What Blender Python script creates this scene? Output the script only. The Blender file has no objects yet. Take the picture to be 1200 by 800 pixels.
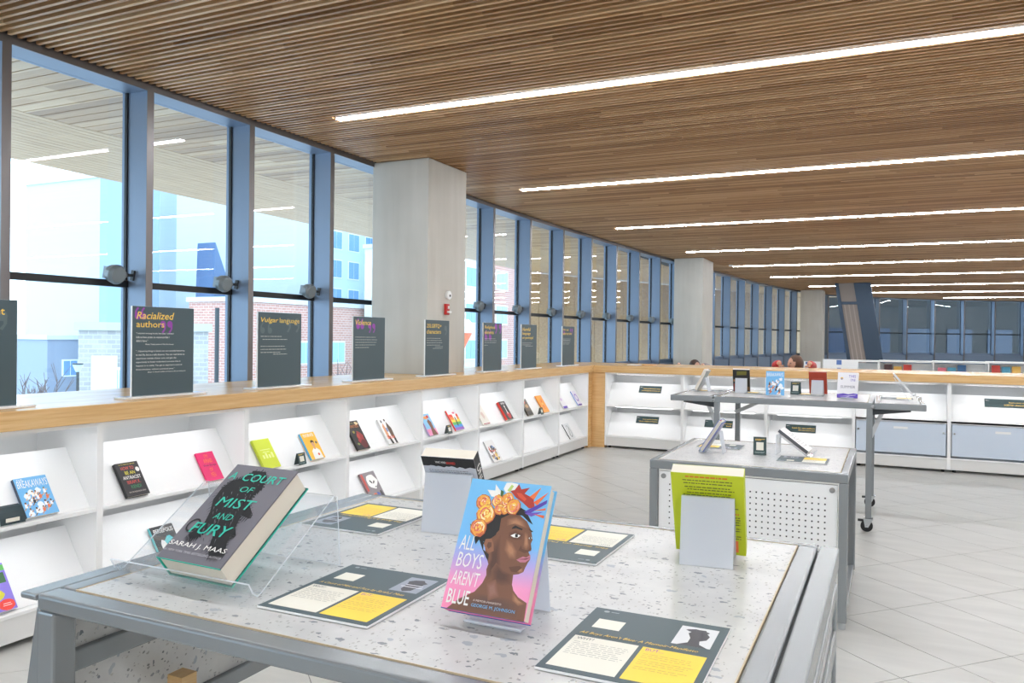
import bpy, bmesh, math, random
from mathutils import Vector, Matrix
R = math.radians
sc = bpy.context.scene
COL = sc.collection
# ------------------------------------------------------------------ camera
cam_d = bpy.data.cameras.new('camera'); cam = bpy.data.objects.new('camera', cam_d); COL.objects.link(cam)
cam_d.sensor_width = 36.0; cam_d.lens = 36.0 * 932.5 / 1200; cam_d.clip_start = 0.05; cam_d.clip_end = 500
YAW, PITCH, ROLL = .44294, -.00524, .011636
fwd = Vector((-math.sin(YAW)*math.cos(PITCH), math.cos(YAW)*math.cos(PITCH), math.sin(PITCH)))
rt = Vector((math.cos(YAW), math.sin(YAW), 0)); up = rt.cross(fwd)
r2 = rt*math.cos(ROLL)+up*math.sin(ROLL); u2 = -rt*math.sin(ROLL)+up*math.cos(ROLL)
cam.matrix_world = Matrix(((r2.x,u2.x,-fwd.x,0),(r2.y,u2.y,-fwd.y,0),(r2.z,u2.z,-fwd.z,1.5),(0,0,0,1)))
sc.camera = cam
# ------------------------------------------------------------------ sky, exposure
sc.view_settings.view_transform = 'Standard'; sc.view_settings.look = 'None'
sc.view_settings.exposure = 0.0; sc.view_settings.gamma = 1.0
world = bpy.data.worlds.new('world'); sc.world = world; world.use_nodes = True
bg = world.node_tree.nodes['Background']
bg.inputs[0].default_value = (0.66, 0.84, 1.0, 1); bg.inputs[1].default_value = 4.4
LIGHT_E = 73.0
sc.cycles.max_bounces = 10; sc.cycles.diffuse_bounces = 5; sc.cycles.glossy_bounces = 4
sc.cycles.transparent_max_bounces = 16; sc.cycles.transmission_bounces = 6
sc.cycles.sample_clamp_indirect = 6.0; sc.cycles.use_denoising = True
sc.cycles.caustics_reflective = False; sc.cycles.caustics_refractive = False

# ------------------------------------------------------------------ materials
MATS = {}
def s2l(c): return tuple(((x/255)/12.92 if x/255 <= .04045 else ((x/255+.055)/1.055)**2.4) for x in c)
def mat(name, rgb, rough=.5, metal=0.0, emit=None, spec=.5, bump=0, bscale=50):
    if name in MATS: return MATS[name]
    m = bpy.data.materials.new(name); m.use_nodes = True; nt = m.node_tree; b = nt.nodes['Principled BSDF']
    b.inputs['Base Color'].default_value = (*s2l(rgb), 1); b.inputs['Roughness'].default_value = rough
    b.inputs['Metallic'].default_value = metal; b.inputs['Specular IOR Level'].default_value = spec
    if emit:
        b.inputs['Emission Color'].default_value = (*s2l(rgb), 1); b.inputs['Emission Strength'].default_value = emit
    if bump:
        n = nt.nodes.new('ShaderNodeTexNoise'); n.inputs['Scale'].default_value = bscale
        tc = nt.nodes.new('ShaderNodeTexCoord'); nt.links.new(tc.outputs['Object'], n.inputs['Vector'])
        bp = nt.nodes.new('ShaderNodeBump'); bp.inputs['Strength'].default_value = bump; bp.inputs['Distance'].default_value = .002
        nt.links.new(n.outputs['Fac'], bp.inputs['Height']); nt.links.new(bp.outputs[0], b.inputs['Normal'])
    MATS[name] = m; return m
def C(r, g, b, rough=.45): return mat('ink_%d_%d_%d' % (r, g, b), (r, g, b), rough)
def node_mat(name, build):
    m = bpy.data.materials.new(name); m.use_nodes = True; nt = m.node_tree
    build(nt, nt.nodes['Principled BSDF'], lambda t, **k: _node(nt, t, k)); MATS[name] = m; return m
def _node(nt, t, k):
    n = nt.nodes.new(t)
    for a, v in k.items():
        if a.startswith('i_'): n.inputs[a[2:].replace('_', ' ')].default_value = v
        else: setattr(n, a, v)
    return n
def ramp(nt, stops, interp='LINEAR'):
    n = nt.nodes.new('ShaderNodeValToRGB'); n.color_ramp.interpolation = interp
    e = n.color_ramp.elements
    while len(e) < len(stops): e.new(.5)
    for x, (p, c) in zip(e, stops): x.position = p; x.color = (*s2l(c), 1)
    return n

def wood_build(stops, scale=(1.2, 14, 14), seg=None, rough=.42):
    def build(nt, b, N):
        tc = N('ShaderNodeTexCoord'); geo = N('ShaderNodeNewGeometry'); oi = N('ShaderNodeObjectInfo')
        mp = N('ShaderNodeMapping'); mp.inputs['Scale'].default_value = scale
        nt.links.new(geo.outputs['Position'], mp.inputs['Vector'])
        nz = N('ShaderNodeTexNoise', i_Scale=2.2, i_Detail=6.0, i_Roughness=.62); nt.links.new(mp.outputs[0], nz.inputs['Vector'])
        fac = nz.outputs['Fac']
        if seg:
            sx = N('ShaderNodeSeparateXYZ'); nt.links.new(geo.outputs['Position'], sx.inputs[0])
            row = N('ShaderNodeMath', operation='DIVIDE'); row.inputs[1].default_value = seg[1]; nt.links.new(sx.outputs['Y'], row.inputs[0])
            rf = N('ShaderNodeMath', operation='ROUND'); nt.links.new(row.outputs[0], rf.inputs[0])
            wn = N('ShaderNodeTexWhiteNoise', noise_dimensions='1D'); nt.links.new(rf.outputs[0], wn.inputs['W'])
            dv = N('ShaderNodeMath', operation='DIVIDE'); dv.inputs[1].default_value = seg[0]; nt.links.new(sx.outputs['X'], dv.inputs[0])
            ad = N('ShaderNodeMath', operation='ADD'); nt.links.new(dv.outputs[0], ad.inputs[0]); nt.links.new(wn.outputs['Value'], ad.inputs[1])
            fl = N('ShaderNodeMath', operation='FLOOR'); nt.links.new(ad.outputs[0], fl.inputs[0])
            cb = N('ShaderNodeCombineXYZ'); nt.links.new(fl.outputs[0], cb.inputs[0]); nt.links.new(rf.outputs[0], cb.inputs[1])
            w2 = N('ShaderNodeTexWhiteNoise', noise_dimensions='2D'); nt.links.new(cb.outputs[0], w2.inputs['Vector'])
            mx = N('ShaderNodeMath', operation='MULTIPLY_ADD'); nt.links.new(w2.outputs['Value'], mx.inputs[0]); mx.inputs[1].default_value = .55
            m2 = N('ShaderNodeMath', operation='MULTIPLY'); nt.links.new(nz.outputs['Fac'], m2.inputs[0]); m2.inputs[1].default_value = .45
            nt.links.new(m2.outputs[0], mx.inputs[2]); fac = mx.outputs[0]
        rp = ramp(nt, stops); nt.links.new(fac, rp.inputs[0]); nt.links.new(rp.outputs[0], b.inputs['Base Color'])
        b.inputs['Roughness'].default_value = rough
    return build
M_slat = node_mat('oak_slats', wood_build([(.15, (146, 104, 66)), (.5, (190, 146, 100)), (.85, (220, 182, 138))], (.9, 30, 30), (1.9, .058)))
M_oak = node_mat('oak_worktop', wood_build([(.2, (198, 152, 96)), (.5, (216, 176, 120)), (.8, (230, 196, 146))], (4, 1.2, 30), None, .27))
M_oak2 = node_mat('oak_worktop_back', wood_build([(.2, (198, 152, 96)), (.5, (216, 176, 120)), (.8, (230, 196, 146))], (1.2, 4, 30), None, .27))
M_soffit = node_mat('cedar_soffit', wood_build([(.1, (132, 98, 66)), (.5, (176, 140, 102)), (.9, (206, 174, 136))], (.8, 20, 20), (2.3, .135)))
M_soffit2 = node_mat('cedar_fascia', wood_build([(.2, (150, 116, 80)), (.5, (184, 150, 112)), (.85, (210, 180, 144))], (16, .7, 16)))
M_white = mat('white_laminate', (243, 244, 244), .35)
M_whited = mat('white_plinth', (222, 222, 220), .5)
M_steel = mat('grey_coated_steel', (142, 147, 150), .27, .3, bump=.06, bscale=180)
M_steeld = mat('dark_steel', (62, 66, 70), .5, .2)
M_fin = mat('window_fin_grey', (120, 136, 158), .4, .25)
M_finin = mat('window_fin_edge', (120, 116, 116), .35, .6)
M_black = mat('black_gasket', (18, 20, 24), .5)
M_felt = mat('ceiling_felt', (58, 44, 32), .9)
M_ply = mat('plywood_edge', (204, 186, 154), .6)
M_plaster = mat('wall_paint', (214, 214, 212), .8)
M_chrome = mat('chrome', (210, 214, 218), .18, 1.0)
M_rubber = mat('black_rubber', (22, 22, 24), .6)
M_paper = mat('page_paper', (226, 219, 204), .8)
M_foam = mat('white_foam_board', (244, 245, 245), .5)
M_slate = mat('slate_print', (66, 84, 90), .45)
M_cream = mat('cream_print', (232, 229, 216), .5)
M_yel = mat('yellow_print', (250, 214, 78), .5)
M_lemon = mat('gold_lettering', (246, 205, 92), .5)
M_mag = mat('purple_print', (150, 66, 170), .5)
M_cap = mat('grey_magnet', (150, 150, 150), .4, .5)
M_holes = mat('hole_shade', (30, 32, 34), .9)
M_led = mat('shelf_lamp', (250, 251, 255), .5, emit=17.0)
M_light = mat('lamp_diffuser', (246, 250, 255), .5, emit=LIGHT_E)

def terrazzo(nt, b, N):
    geo = N('ShaderNodeNewGeometry'); base = None
    nz = N('ShaderNodeTexNoise', i_Scale=14.0, i_Detail=3.0); nt.links.new(geo.outputs['Position'], nz.inputs['Vector'])
    prev = ramp(nt, [(.3, (188, 188, 188)), (.7, (202, 202, 200))]); nt.links.new(nz.outputs['Fac'], prev.inputs[0]); cur = prev.outputs[0]
    for sc_, th, st, keep, c1, c2 in ((42, .22, (1, 1.8, 1.3), .42, (96, 104, 112), (166, 168, 170)), (95, .25, (1.7, 1, 1.3), .42, (84, 90, 98), (176, 174, 168)), (22, .17, (1, 1.5, 1), .5, (150, 158, 168), (186, 188, 190))):
        wz = N('ShaderNodeTexNoise', i_Scale=sc_*2.2, i_Detail=2.0); nt.links.new(geo.outputs['Position'], wz.inputs['Vector'])
        wm = N('ShaderNodeVectorMath', operation='MULTIPLY_ADD'); nt.links.new(wz.outputs['Color'], wm.inputs[0]); wm.inputs[1].default_value = (.55/sc_,)*3; nt.links.new(geo.outputs['Position'], wm.inputs[2])
        mp = N('ShaderNodeMapping'); mp.inputs['Scale'].default_value = st; mp.inputs['Rotation'].default_value = (0, 0, sc_*.7); nt.links.new(wm.outputs[0], mp.inputs['Vector'])
        v = N('ShaderNodeTexVoronoi', i_Scale=float(sc_)); nt.links.new(mp.outputs[0], v.inputs['Vector'])
        sp = N('ShaderNodeSeparateColor'); nt.links.new(v.outputs['Color'], sp.inputs[0])
        ja = N('ShaderNodeMath', operation='MULTIPLY', ); nt.links.new(sp.outputs[1], ja.inputs[0]); ja.inputs[1].default_value = th*1.6
        lt = N('ShaderNodeMath', operation='LESS_THAN'); nt.links.new(v.outputs['Distance'], lt.inputs[0]); nt.links.new(ja.outputs[0], lt.inputs[1])
        gt = N('ShaderNodeMath', operation='GREATER_THAN'); nt.links.new(sp.outputs[0], gt.inputs[0]); gt.inputs[1].default_value = keep
        mu = N('ShaderNodeMath', operation='MULTIPLY'); nt.links.new(lt.outputs[0], mu.inputs[0]); nt.links.new(gt.outputs[0], mu.inputs[1])
        cr = ramp(nt, [(0, c1), (1, c2)]); nt.links.new(sp.outputs[2], cr.inputs[0])
        mx = N('ShaderNodeMix', data_type='RGBA'); nt.links.new(mu.outputs[0], mx.inputs[0]); nt.links.new(cur, mx.inputs[6]); nt.links.new(cr.outputs[0], mx.inputs[7])
        cur = mx.outputs[2]
    nt.links.new(cur, b.inputs['Base Color']); b.inputs['Roughness'].default_value = .28
M_terr = node_mat('terrazzo_laminate', terrazzo)
def concrete(nt, b, N):
    geo = N('ShaderNodeNewGeometry')
    mp = N('ShaderNodeMapping'); mp.inputs['Scale'].default_value = (9, 9, .7); nt.links.new(geo.outputs['Position'], mp.inputs['Vector'])
    nz = N('ShaderNodeTexNoise', i_Scale=1.3, i_Detail=7.0); nt.links.new(mp.outputs[0], nz.inputs['Vector'])
    n2 = N('ShaderNodeTexNoise', i_Scale=2.5, i_Detail=8.0); nt.links.new(geo.outputs['Position'], n2.inputs['Vector'])
    ad = N('ShaderNodeMath', operation='ADD'); nt.links.new(nz.outputs['Fac'], ad.inputs[0]); nt.links.new(n2.outputs['Fac'], ad.inputs[1])
    hf = N('ShaderNodeMath', operation='MULTIPLY'); nt.links.new(ad.outputs[0], hf.inputs[0]); hf.inputs[1].default_value = .5
    rp = ramp(nt, [(.25, (190, 186, 177)), (.75, (206, 203, 195))]); nt.links.new(hf.outputs[0], rp.inputs[0]); nt.links.new(rp.outputs[0], b.inputs['Base Color'])
    b.inputs['Roughness'].default_value = .6
M_conc = node_mat('smooth_concrete', concrete)
def tilem(nt, b, N):
    geo = N('ShaderNodeNewGeometry')
    mp = N('ShaderNodeMapping'); mp.inputs['Rotation'].default_value = (0, 0, R(43)); mp.inputs['Scale'].default_value = (1, 5, 1); nt.links.new(geo.outputs['Position'], mp.inputs['Vector'])
    nz = N('ShaderNodeTexNoise', i_Scale=2.0, i_Detail=6.0); nt.links.new(mp.outputs[0], nz.inputs['Vector'])
    rp = ramp(nt, [(.3, (182, 182, 178)), (.7, (194, 194, 189))]); nt.links.new(nz.outputs['Fac'], rp.inputs[0]); nt.links.new(rp.outputs[0], b.inputs['Base Color'])
    b.inputs['Roughness'].default_value = .33
M_tile = node_mat('stone_tile', tilem)
M_grout = mat('grout', (120, 120, 118), .9)
def brickm(c1, c2, mo):
    def f(nt, b, N):
        geo = N('ShaderNodeNewGeometry'); sx = N('ShaderNodeSeparateXYZ'); nt.links.new(geo.outputs['Position'], sx.inputs[0])
        ad = N('ShaderNodeMath', operation='ADD'); nt.links.new(sx.outputs['X'], ad.inputs[0]); nt.links.new(sx.outputs['Y'], ad.inputs[1])
        cb = N('ShaderNodeCombineXYZ'); nt.links.new(ad.outputs[0], cb.inputs[0]); nt.links.new(sx.outputs['Z'], cb.inputs[1])
        br = N('ShaderNodeTexBrick', i_Scale=1.0); br.inputs['Color1'].default_value = (*s2l(c1), 1); br.inputs['Color2'].default_value = (*s2l(c2), 1)
        br.inputs['Mortar'].default_value = (*s2l(mo), 1); br.inputs['Brick Width'].default_value = .5; br.inputs['Row Height'].default_value = .2; br.inputs['Mortar Size'].default_value = .02
        nt.links.new(cb.outputs[0], br.inputs['Vector']); nt.links.new(br.outputs['Color'], b.inputs['Base Color']); b.inputs['Roughness'].default_value = .9
    return f
M_brick = node_mat('red_brick', brickm((190, 142, 130), (176, 126, 116), (206, 190, 182)))
M_stone = node_mat('sandstone_blocks', brickm((172, 168, 164), (156, 154, 156), (184, 182, 180)))

def layered(name, tint, gloss_tint=(1, 1, 1), ior=1.5, haze=0.0, rough=0.0, hazecol=(1, 1, 1)):
    m = bpy.data.materials.new(name); m.use_nodes = True; nt = m.node_tree; nt.nodes.clear()
    out = nt.nodes.new('ShaderNodeOutputMaterial'); tr = nt.nodes.new('ShaderNodeBsdfTransparent'); tr.inputs[0].default_value = (*tint, 1)
    gl = nt.nodes.new('ShaderNodeBsdfGlossy'); gl.inputs['Roughness'].default_value = rough; gl.inputs[0].default_value = (*gloss_tint, 1)
    fr = nt.nodes.new('ShaderNodeFresnel'); ge = nt.nodes.new('ShaderNodeNewGeometry')
    mr = nt.nodes.new('ShaderNodeMapRange'); mr.inputs['To Min'].default_value = ior; mr.inputs['To Max'].default_value = 1/ior   # the exit face sees the same pane, not the inside of a solid
    nt.links.new(ge.outputs['Backfacing'], mr.inputs['Value']); nt.links.new(mr.outputs[0], fr.inputs[0])
    mx = nt.nodes.new('ShaderNodeMixShader'); nt.links.new(fr.outputs[0], mx.inputs[0])
    src = tr.outputs[0]
    if haze:
        df = nt.nodes.new('ShaderNodeBsdfDiffuse'); df.inputs[0].default_value = (*hazecol, 1)
        tl = nt.nodes.new('ShaderNodeBsdfTranslucent'); tl.inputs[0].default_value = (*hazecol, 1)
        a = nt.nodes.new('ShaderNodeMixShader'); a.inputs[0].default_value = .22; nt.links.new(df.outputs[0], a.inputs[1]); nt.links.new(tl.outputs[0], a.inputs[2])
        h = nt.nodes.new('ShaderNodeMixShader'); h.inputs[0].default_value = haze; nt.links.new(tr.outputs[0], h.inputs[1]); nt.links.new(a.outputs[0], h.inputs[2]); src = h.outputs[0]
    nt.links.new(src, mx.inputs[1]); nt.links.new(gl.outputs[0], mx.inputs[2]); nt.links.new(mx.outputs[0], out.inputs[0]); MATS[name] = m; return m
M_glass = layered('window_glass', (.93, .97, .98), ior=1.45)
M_acryl = layered('clear_acrylic', (.97, .98, .99), ior=1.35, haze=.05)
M_edge = layered('acrylic_edge', (.9, .95, 1), ior=1.5, haze=.75, hazecol=(.9, .95, 1))
M_frost = layered('frosted_acrylic', (.9, .93, .97), ior=1.3, haze=.64, rough=.3, hazecol=(.92, .95, 1))
M_door = layered('frosted_blue_panel', (.6, .7, .8), ior=1.4, haze=.88, rough=.25, hazecol=(.80, .89, 1))
def allboys_bg(nt, b, N):
    tc = N('ShaderNodeTexCoord'); sx = N('ShaderNodeSeparateXYZ'); nt.links.new(tc.outputs['Object'], sx.inputs[0])
    mr = N('ShaderNodeMapRange'); mr.inputs['From Max'].default_value = .217; nt.links.new(sx.outputs['Z'], mr.inputs[0])
    rp = ramp(nt, [(0, (246, 134, 176)), (.22, (240, 150, 196)), (.38, (176, 164, 226)), (.52, (112, 186, 240)), (1, (122, 196, 244))]); nt.links.new(mr.outputs[0], rp.inputs[0])
    nt.links.new(rp.outputs[0], b.inputs['Base Color']); b.inputs['Roughness'].default_value = .3
M_abb = node_mat('blue_to_pink_jacket', allboys_bg)

# ------------------------------------------------------------------ mesh helpers
class MB:
    def __init__(s): s.v = []; s.f = []; s.mi = []; s.m = 0
    def mt(s, i): s.m = i; return s
    def box(s, x0, x1, y0, y1, z0, z1, M=None):
        b = len(s.v); P = [(x, y, z) for z in (z0, z1) for y in (y0, y1) for x in (x0, x1)]
        if M: P = [tuple(M @ Vector(p)) for p in P]
        s.v += P
        for q in ((0, 2, 3, 1), (4, 5, 7, 6), (0, 1, 5, 4), (2, 6, 7, 3), (0, 4, 6, 2), (1, 3, 7, 5)): s.f.append([b+i for i in q]); s.mi.append(s.m)
        return s
    def prism(s, pts, lo, hi, axis='y'):      # polygon pts extruded along an axis
        b = len(s.v); n = len(pts)
        for h in (lo, hi):
            for a, c in pts: s.v.append({'y': (a, h, c), 'x': (h, a, c), 'z': (a, c, h)}[axis])
        s.f.append(list(range(b, b+n))); s.f.append(list(range(b+2*n-1, b+n-1, -1))); s.mi += [s.m, s.m]
        for i in range(n): j = (i+1) % n; s.f.append([b+i, b+n+i, b+n+j, b+j]); s.mi.append(s.m)
        return s
    def cyl(s, c, r, h, axis='z', n=20, r2=None):
        r2 = r if r2 is None else r2; b = len(s.v)
        for k, rr in ((0, r), (1, r2)):
            for i in range(n):
                a = 2*math.pi*i/n; p, q = rr*math.cos(a), rr*math.sin(a); t = k*h
                s.v.append({'z': (c[0]+p, c[1]+q, c[2]+t), 'y': (c[0]+p, c[1]+t, c[2]+q), 'x': (c[0]+t, c[1]+p, c[2]+q)}[axis])
        s.f.append(list(range(b, b+n))); s.f.append(list(range(b+2*n-1, b+n-1, -1))); s.mi += [s.m, s.m]
        for i in range(n): j = (i+1) % n; s.f.append([b+i, b+n+i, b+n+j, b+j]); s.mi.append(s.m)
        return s
    def sheet(s, prof, x0, x1, t):            # bent sheet: profile (y,z) extruded over x with thickness t; ends/sides get material 1
        n = len(prof); off = []
        for i, p in enumerate(prof):
            a = Vector(prof[max(i-1, 0)]); c = Vector(prof[min(i+1, n-1)]); d = (c-a).normalized(); off.append((p[0]-d.y*t, p[1]+d.x*t))
        b = len(s.v)
        for x in (x0, x1):
            for p in prof: s.v.append((x, p[0], p[1]))
            for p in off: s.v.append((x, p[0], p[1]))
        L = lambda k, side, x: b+x*2*n+side*n+k
        for i in range(n-1):
            s.f.append([L(i,0,0), L(i,0,1), L(i+1,0,1), L(i+1,0,0)]); s.mi.append(0)
            s.f.append([L(i,1,0), L(i+1,1,0), L(i+1,1,1), L(i,1,1)]); s.mi.append(0)
            for x in (0, 1): s.f.append([L(i,0,x), L(i+1,0,x), L(i+1,1,x), L(i,1,x)]); s.mi.append(1)
        for k in (0, n-1): s.f.append([L(k,0,0), L(k,0,1), L(k,1,1), L(k,1,0)]); s.mi.append(1)
        return s
    def mesh(s, name):
        me = bpy.data.meshes.new(name); me.from_pydata(s.v, [], s.f); me.polygons.foreach_set('material_index', s.mi)
        bm = bmesh.new(); bm.from_mesh(me); bmesh.ops.recalc_face_normals(bm, faces=bm.faces); bm.to_mesh(me); bm.free(); me.update(); return me
def setp(o, label=None, cat=None, group=None, kind=None):
    if label: o['label'] = label
    if cat: o['category'] = cat
    if group: o['group'] = group
    if kind: o['kind'] = kind
    return o
def obj(name, mb, m, parent=None, bevel=0, seg=2, smooth=False, loc=None, **tags):
    me = mb if isinstance(mb, bpy.types.Mesh) else mb.mesh(name)
    if not me.materials:
        for x in (m if isinstance(m, (list, tuple)) else [m]): me.materials.append(x)
    o = bpy.data.objects.new(name, me); COL.objects.link(o); o.parent = parent
    if loc: o.location = loc
    if bevel:
        b = o.modifiers.new('bevel', 'BEVEL'); b.width = bevel; b.segments = seg; b.limit_method = 'ANGLE'
    if smooth:
        for p in me.polygons: p.use_smooth = True
    return setp(o, **tags)
def thing(name, label, cat, loc=(0, 0, 0), yaw=0, group=None, lean=0, kind=None, parent=None):
    o = bpy.data.objects.new(name, None); COL.objects.link(o); o.empty_display_size = .05
    o.location = loc; o.rotation_euler = (-R(lean), 0, R(yaw)); o.parent = parent
    return setp(o, label, cat, group, kind)
def dup(o, parent=None):
    c = o.copy(); COL.objects.link(c); c.parent = parent
    for ch in o.children: dup(ch, c)
    return c
def art(parent, w, h, y, polys, name='cover_print', x0=None):     # flat print, polygons in percent of the face
    v, f, mi, ms = [], [], [], []
    x0 = -w/2 if x0 is None else x0
    for i, (m, pts) in enumerate(polys):
        b = len(v)
        for u, q in pts: v.append((x0+w*min(max(u, 0), 100)/100, y-.00022-.000004*i, h*min(max(q, 0), 100)/100))
        f.append(list(range(b, b+len(pts))))
        if m not in ms: ms.append(m)
        mi.append(ms.index(m))
    me = bpy.data.meshes.new(name); me.from_pydata(v, [], f); me.polygons.foreach_set('material_index', mi)
    bm = bmesh.new(); bm.from_mesh(me); bmesh.ops.triangulate(bm, faces=bm.faces, ngon_method='EAR_CLIP')
    for p in bm.faces:
        p.normal_update()
        if p.normal.y > 0: p.normal_flip()
    bm.to_mesh(me); bm.free()
    for m in ms: me.materials.append(m)
    o = bpy.data.objects.new(name, me); COL.objects.link(o); o.parent = parent; return o
def rect(u0, v0, u1, v1): return [(u0, v0), (u1, v0), (u1, v1), (u0, v1)]
def disc(u, v, ru, rv, n=12, wob=0, rnd=None): return [(u+ru*(1+(rnd.uniform(-wob, wob) if rnd else 0))*math.cos(2*math.pi*i/n), v+rv*(1+(rnd.uniform(-wob, wob) if rnd else 0))*math.sin(2*math.pi*i/n)) for i in range(n)]
def text(parent, s, x0, z0, x1, z1, y, m, shear=0, bold=0, name='lettering', keep=False, right=False):
    bold = min(bold, .009) if 'M' not in s and 'W' not in s else 0
    cu = bpy.data.curves.new(name, 'FONT'); cu.body = s; cu.resolution_u = 2; cu.shear = shear; cu.offset = bold; cu.fill_mode = 'FRONT'
    t = bpy.data.objects.new('t', cu); COL.objects.link(t)
    me = bpy.data.meshes.new_from_object(t.evaluated_get(bpy.context.evaluated_depsgraph_get())); bpy.data.objects.remove(t); bpy.data.curves.remove(cu)
    if not me.vertices: return None
    xs = [v.co.x for v in me.vertices]; ys = [v.co.y for v in me.vertices]
    sx = (x1-x0)/(max(xs)-min(xs)); sy = (z1-z0)/(max(ys)-min(ys))
    if keep: sx = min(sx, sy*1.05)
    ox = x0 if not right else x1-sx*(max(xs)-min(xs))
    for v in me.vertices: v.co = (ox+(v.co.x-min(xs))*sx, y, z0+(v.co.y-min(ys))*sy)
    me.name = name; me.materials.clear(); me.materials.append(m)
    o = bpy.data.objects.new(name, me); COL.objects.link(o); o.parent = parent; return o
def bars(lines, seed=1):                       # illegibly small print: rows of word-length strokes; lines: (m, u0, v, u1, height)
    r = random.Random(seed); out = []
    for m, u0, v, u1, hh in lines:
        u = u0
        while u < u1-.5:
            wv = min(r.uniform(2, 7), u1-u); out.append((m, rect(u, v, u+wv, v+hh))); u += wv+1.1
    return out

# ------------------------------------------------------------------ setting
FP = [(-4.71, y) for y in (-5.2, -4.18, -3.16, -2.14, -1.12, -.1, .92, 1.94, 2.955)] + [(-4.71, 3.963), (-4.71, 4.95), (-4.71, 5.985), (-4.715, 7.12), (-4.72, 8.25),
      (-4.715, 9.36), (-4.7, 10.51), (-4.65, 11.67), (-4.59, 12.82), (-4.54, 14.03), (-4.45, 15.2), (-4.36, 16.43), (-4.26, 17.75), (-4.15, 19.1), (-4.02, 20.5), (-3.88, 21.86),
      (-3.75, 23.45), (-3.59, 25.0), (-3.38, 26.35), (-3.15, 27.7), (-2.9, 29.05), (-2.5, 30.55), (-2.08, 32.0), (-1.25, 33.15), (-.366, 34.29), (.63, 35.45), (1.65, 36.4),
      (2.75, 37.2), (3.9, 37.95), (5.0, 38.6), (6.1, 39.2), (7.2, 39.8), (8.3, 40.4), (9.3, 40.9)]
CZ = 3.24
def wall_x(y):
    for (x0, y0), (x1, y1) in zip(FP, FP[1:]):
        if y0 <= y <= y1: return x0+(x1-x0)*(y-y0)/(y1-y0)
    return FP[0][0] if y < 0 else 9.3
# floor: slab and diagonal tiles
fl = obj('floor', MB().prism([(9.3, -5.3), (9.3, 41)]+[(x-.24, y) for x, y in reversed(FP)], -.3, -.004, 'z'), M_grout, kind='structure')
TU = Vector((.682, .731, 0)).normalized(); TV = Vector((TU.y, -TU.x, 0)); TO = Vector((.03, 4.95, 0)); TW, TL = .352, .704
def in_poly_room(p): return -5.3 < p.y < 40.5 and wall_x(p.y)-.1 < p.x < 9.2
tiles = []
for i in range(-40, 90):
    for j in range(-40, 60):
        c = TO+TU*(i+.5)*TW+TV*(j+.5)*TL
        if in_poly_room(c): tiles.append(c)
def vis(c):
    d = c-Vector((0, 0, 1.5)); z = d.dot(fwd)
    if z < .5: return 1e9
    x = 600+932.5*d.dot(r2)/z; y = 400-932.5*d.dot(u2)/z
    if not (-60 < x < 1260 and 0 < y < 860): return 1e9
    hidden = c.x < -3.8 or (c.y > 10.5) or (-1.3 < c.x < -.2 and 1 < c.y < 4.4 and x < 930)
    return z*(1 if not hidden else 8)
tiles.sort(key=vis)
TM = MB().box(-TW/2+.0022, TW/2-.0022, -TL/2+.0022, TL/2-.0022, -.006, 0).mesh('tile'); TM.materials.append(M_tile)
ang = math.atan2(TU.y, TU.x)
for c in tiles[:290]:
    o = bpy.data.objects.new('tile', TM); COL.objects.link(o); o.parent = fl; o.location = c; o.rotation_euler = (0, 0, ang)
mb = MB(); RM = Matrix.Rotation(ang, 4, 'Z')
for c in tiles[290:]: mb.box(-TW/2+.0022, TW/2-.0022, -TL/2+.0022, TL/2-.0022, -.006, 0, Matrix.Translation(c) @ RM)
obj('tile_field', mb, M_tile, fl, kind='stuff')

# strip lights: (start x, y)
LROWS = [(-4.04, 5.2), (-3.95, 8.55), (-3.93, 12.1), (-3.68, 15.85), (-3.37, 19.3), (-2.98, 22.9), (-2.35, 27.1), (-.85, 31.2), (1.9, 35.3), (-4.04, 1.75), (-4.04, -1.7), (-4.04, -4.6)]
ROOM = [(9.3, -5.3), (9.3, 41)]+[(x-.2, y) for x, y in reversed(FP)]
ceil = obj('ceiling', MB().prism(ROOM, CZ+.046, CZ+.2, 'z'), M_felt, kind='structure')
SP = .058
def slat_span(y):
    x0 = wall_x(y)+.02; cut = 9.25
    for lx, ly in LROWS:
        if abs(y-ly) < .062: cut = min(cut, lx-.02)
    return x0, cut
SM = MB().box(0, 1, -.011, .011, 0, .045).mesh('slat'); SM.materials.append(M_slat)
ys = [2.2+SP*i for i in range(300)]; rest = [2.2-SP*i for i in range(1, 125)]+[2.2+SP*i for i in range(300, 660)]
for y in ys:
    x0, x1 = slat_span(y)
    o = bpy.data.objects.new('slat', SM); COL.objects.link(o); o.parent = ceil; o.location = (x0, y, CZ); o.scale = (x1-x0, 1, 1)
mb = MB()
for y in rest:
    x0, x1 = slat_span(y)
    if x1 > x0+.05: mb.box(x0, x1, y-.011, y+.011, CZ, CZ+.045)
obj('slat_field', mb, M_slat, ceil, kind='stuff')
ordn = ['nearest', 'second', 'third', 'fourth', 'fifth', 'sixth', 'seventh', 'eighth', 'farthest']
for i, (lx, ly) in enumerate(LROWS):
    lab = ('long white linear light in the slatted ceiling, %s of the row' % ('the nearest and longest' if i == 0 else 'the farthest' if i == 8 else ordn[i]+' from the front')) if i < 9 else 'linear ceiling light %s, outside the picture' % {9: 'above the near table', 10: 'just behind the viewer', 11: 'at the back of the room'}[i]
    t = thing('ceiling_light', lab, 'ceiling light', (lx, ly, CZ), group='linear lights in the slatted ceiling')
    L = 9.0-lx
    obj('housing', MB().box(-.005, L+.005, -.034, .034, .004, .028), M_white, t)
    obj('diffuser', MB().box(0, L, -.025, .025, -.006, .003), M_light, t)

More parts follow.
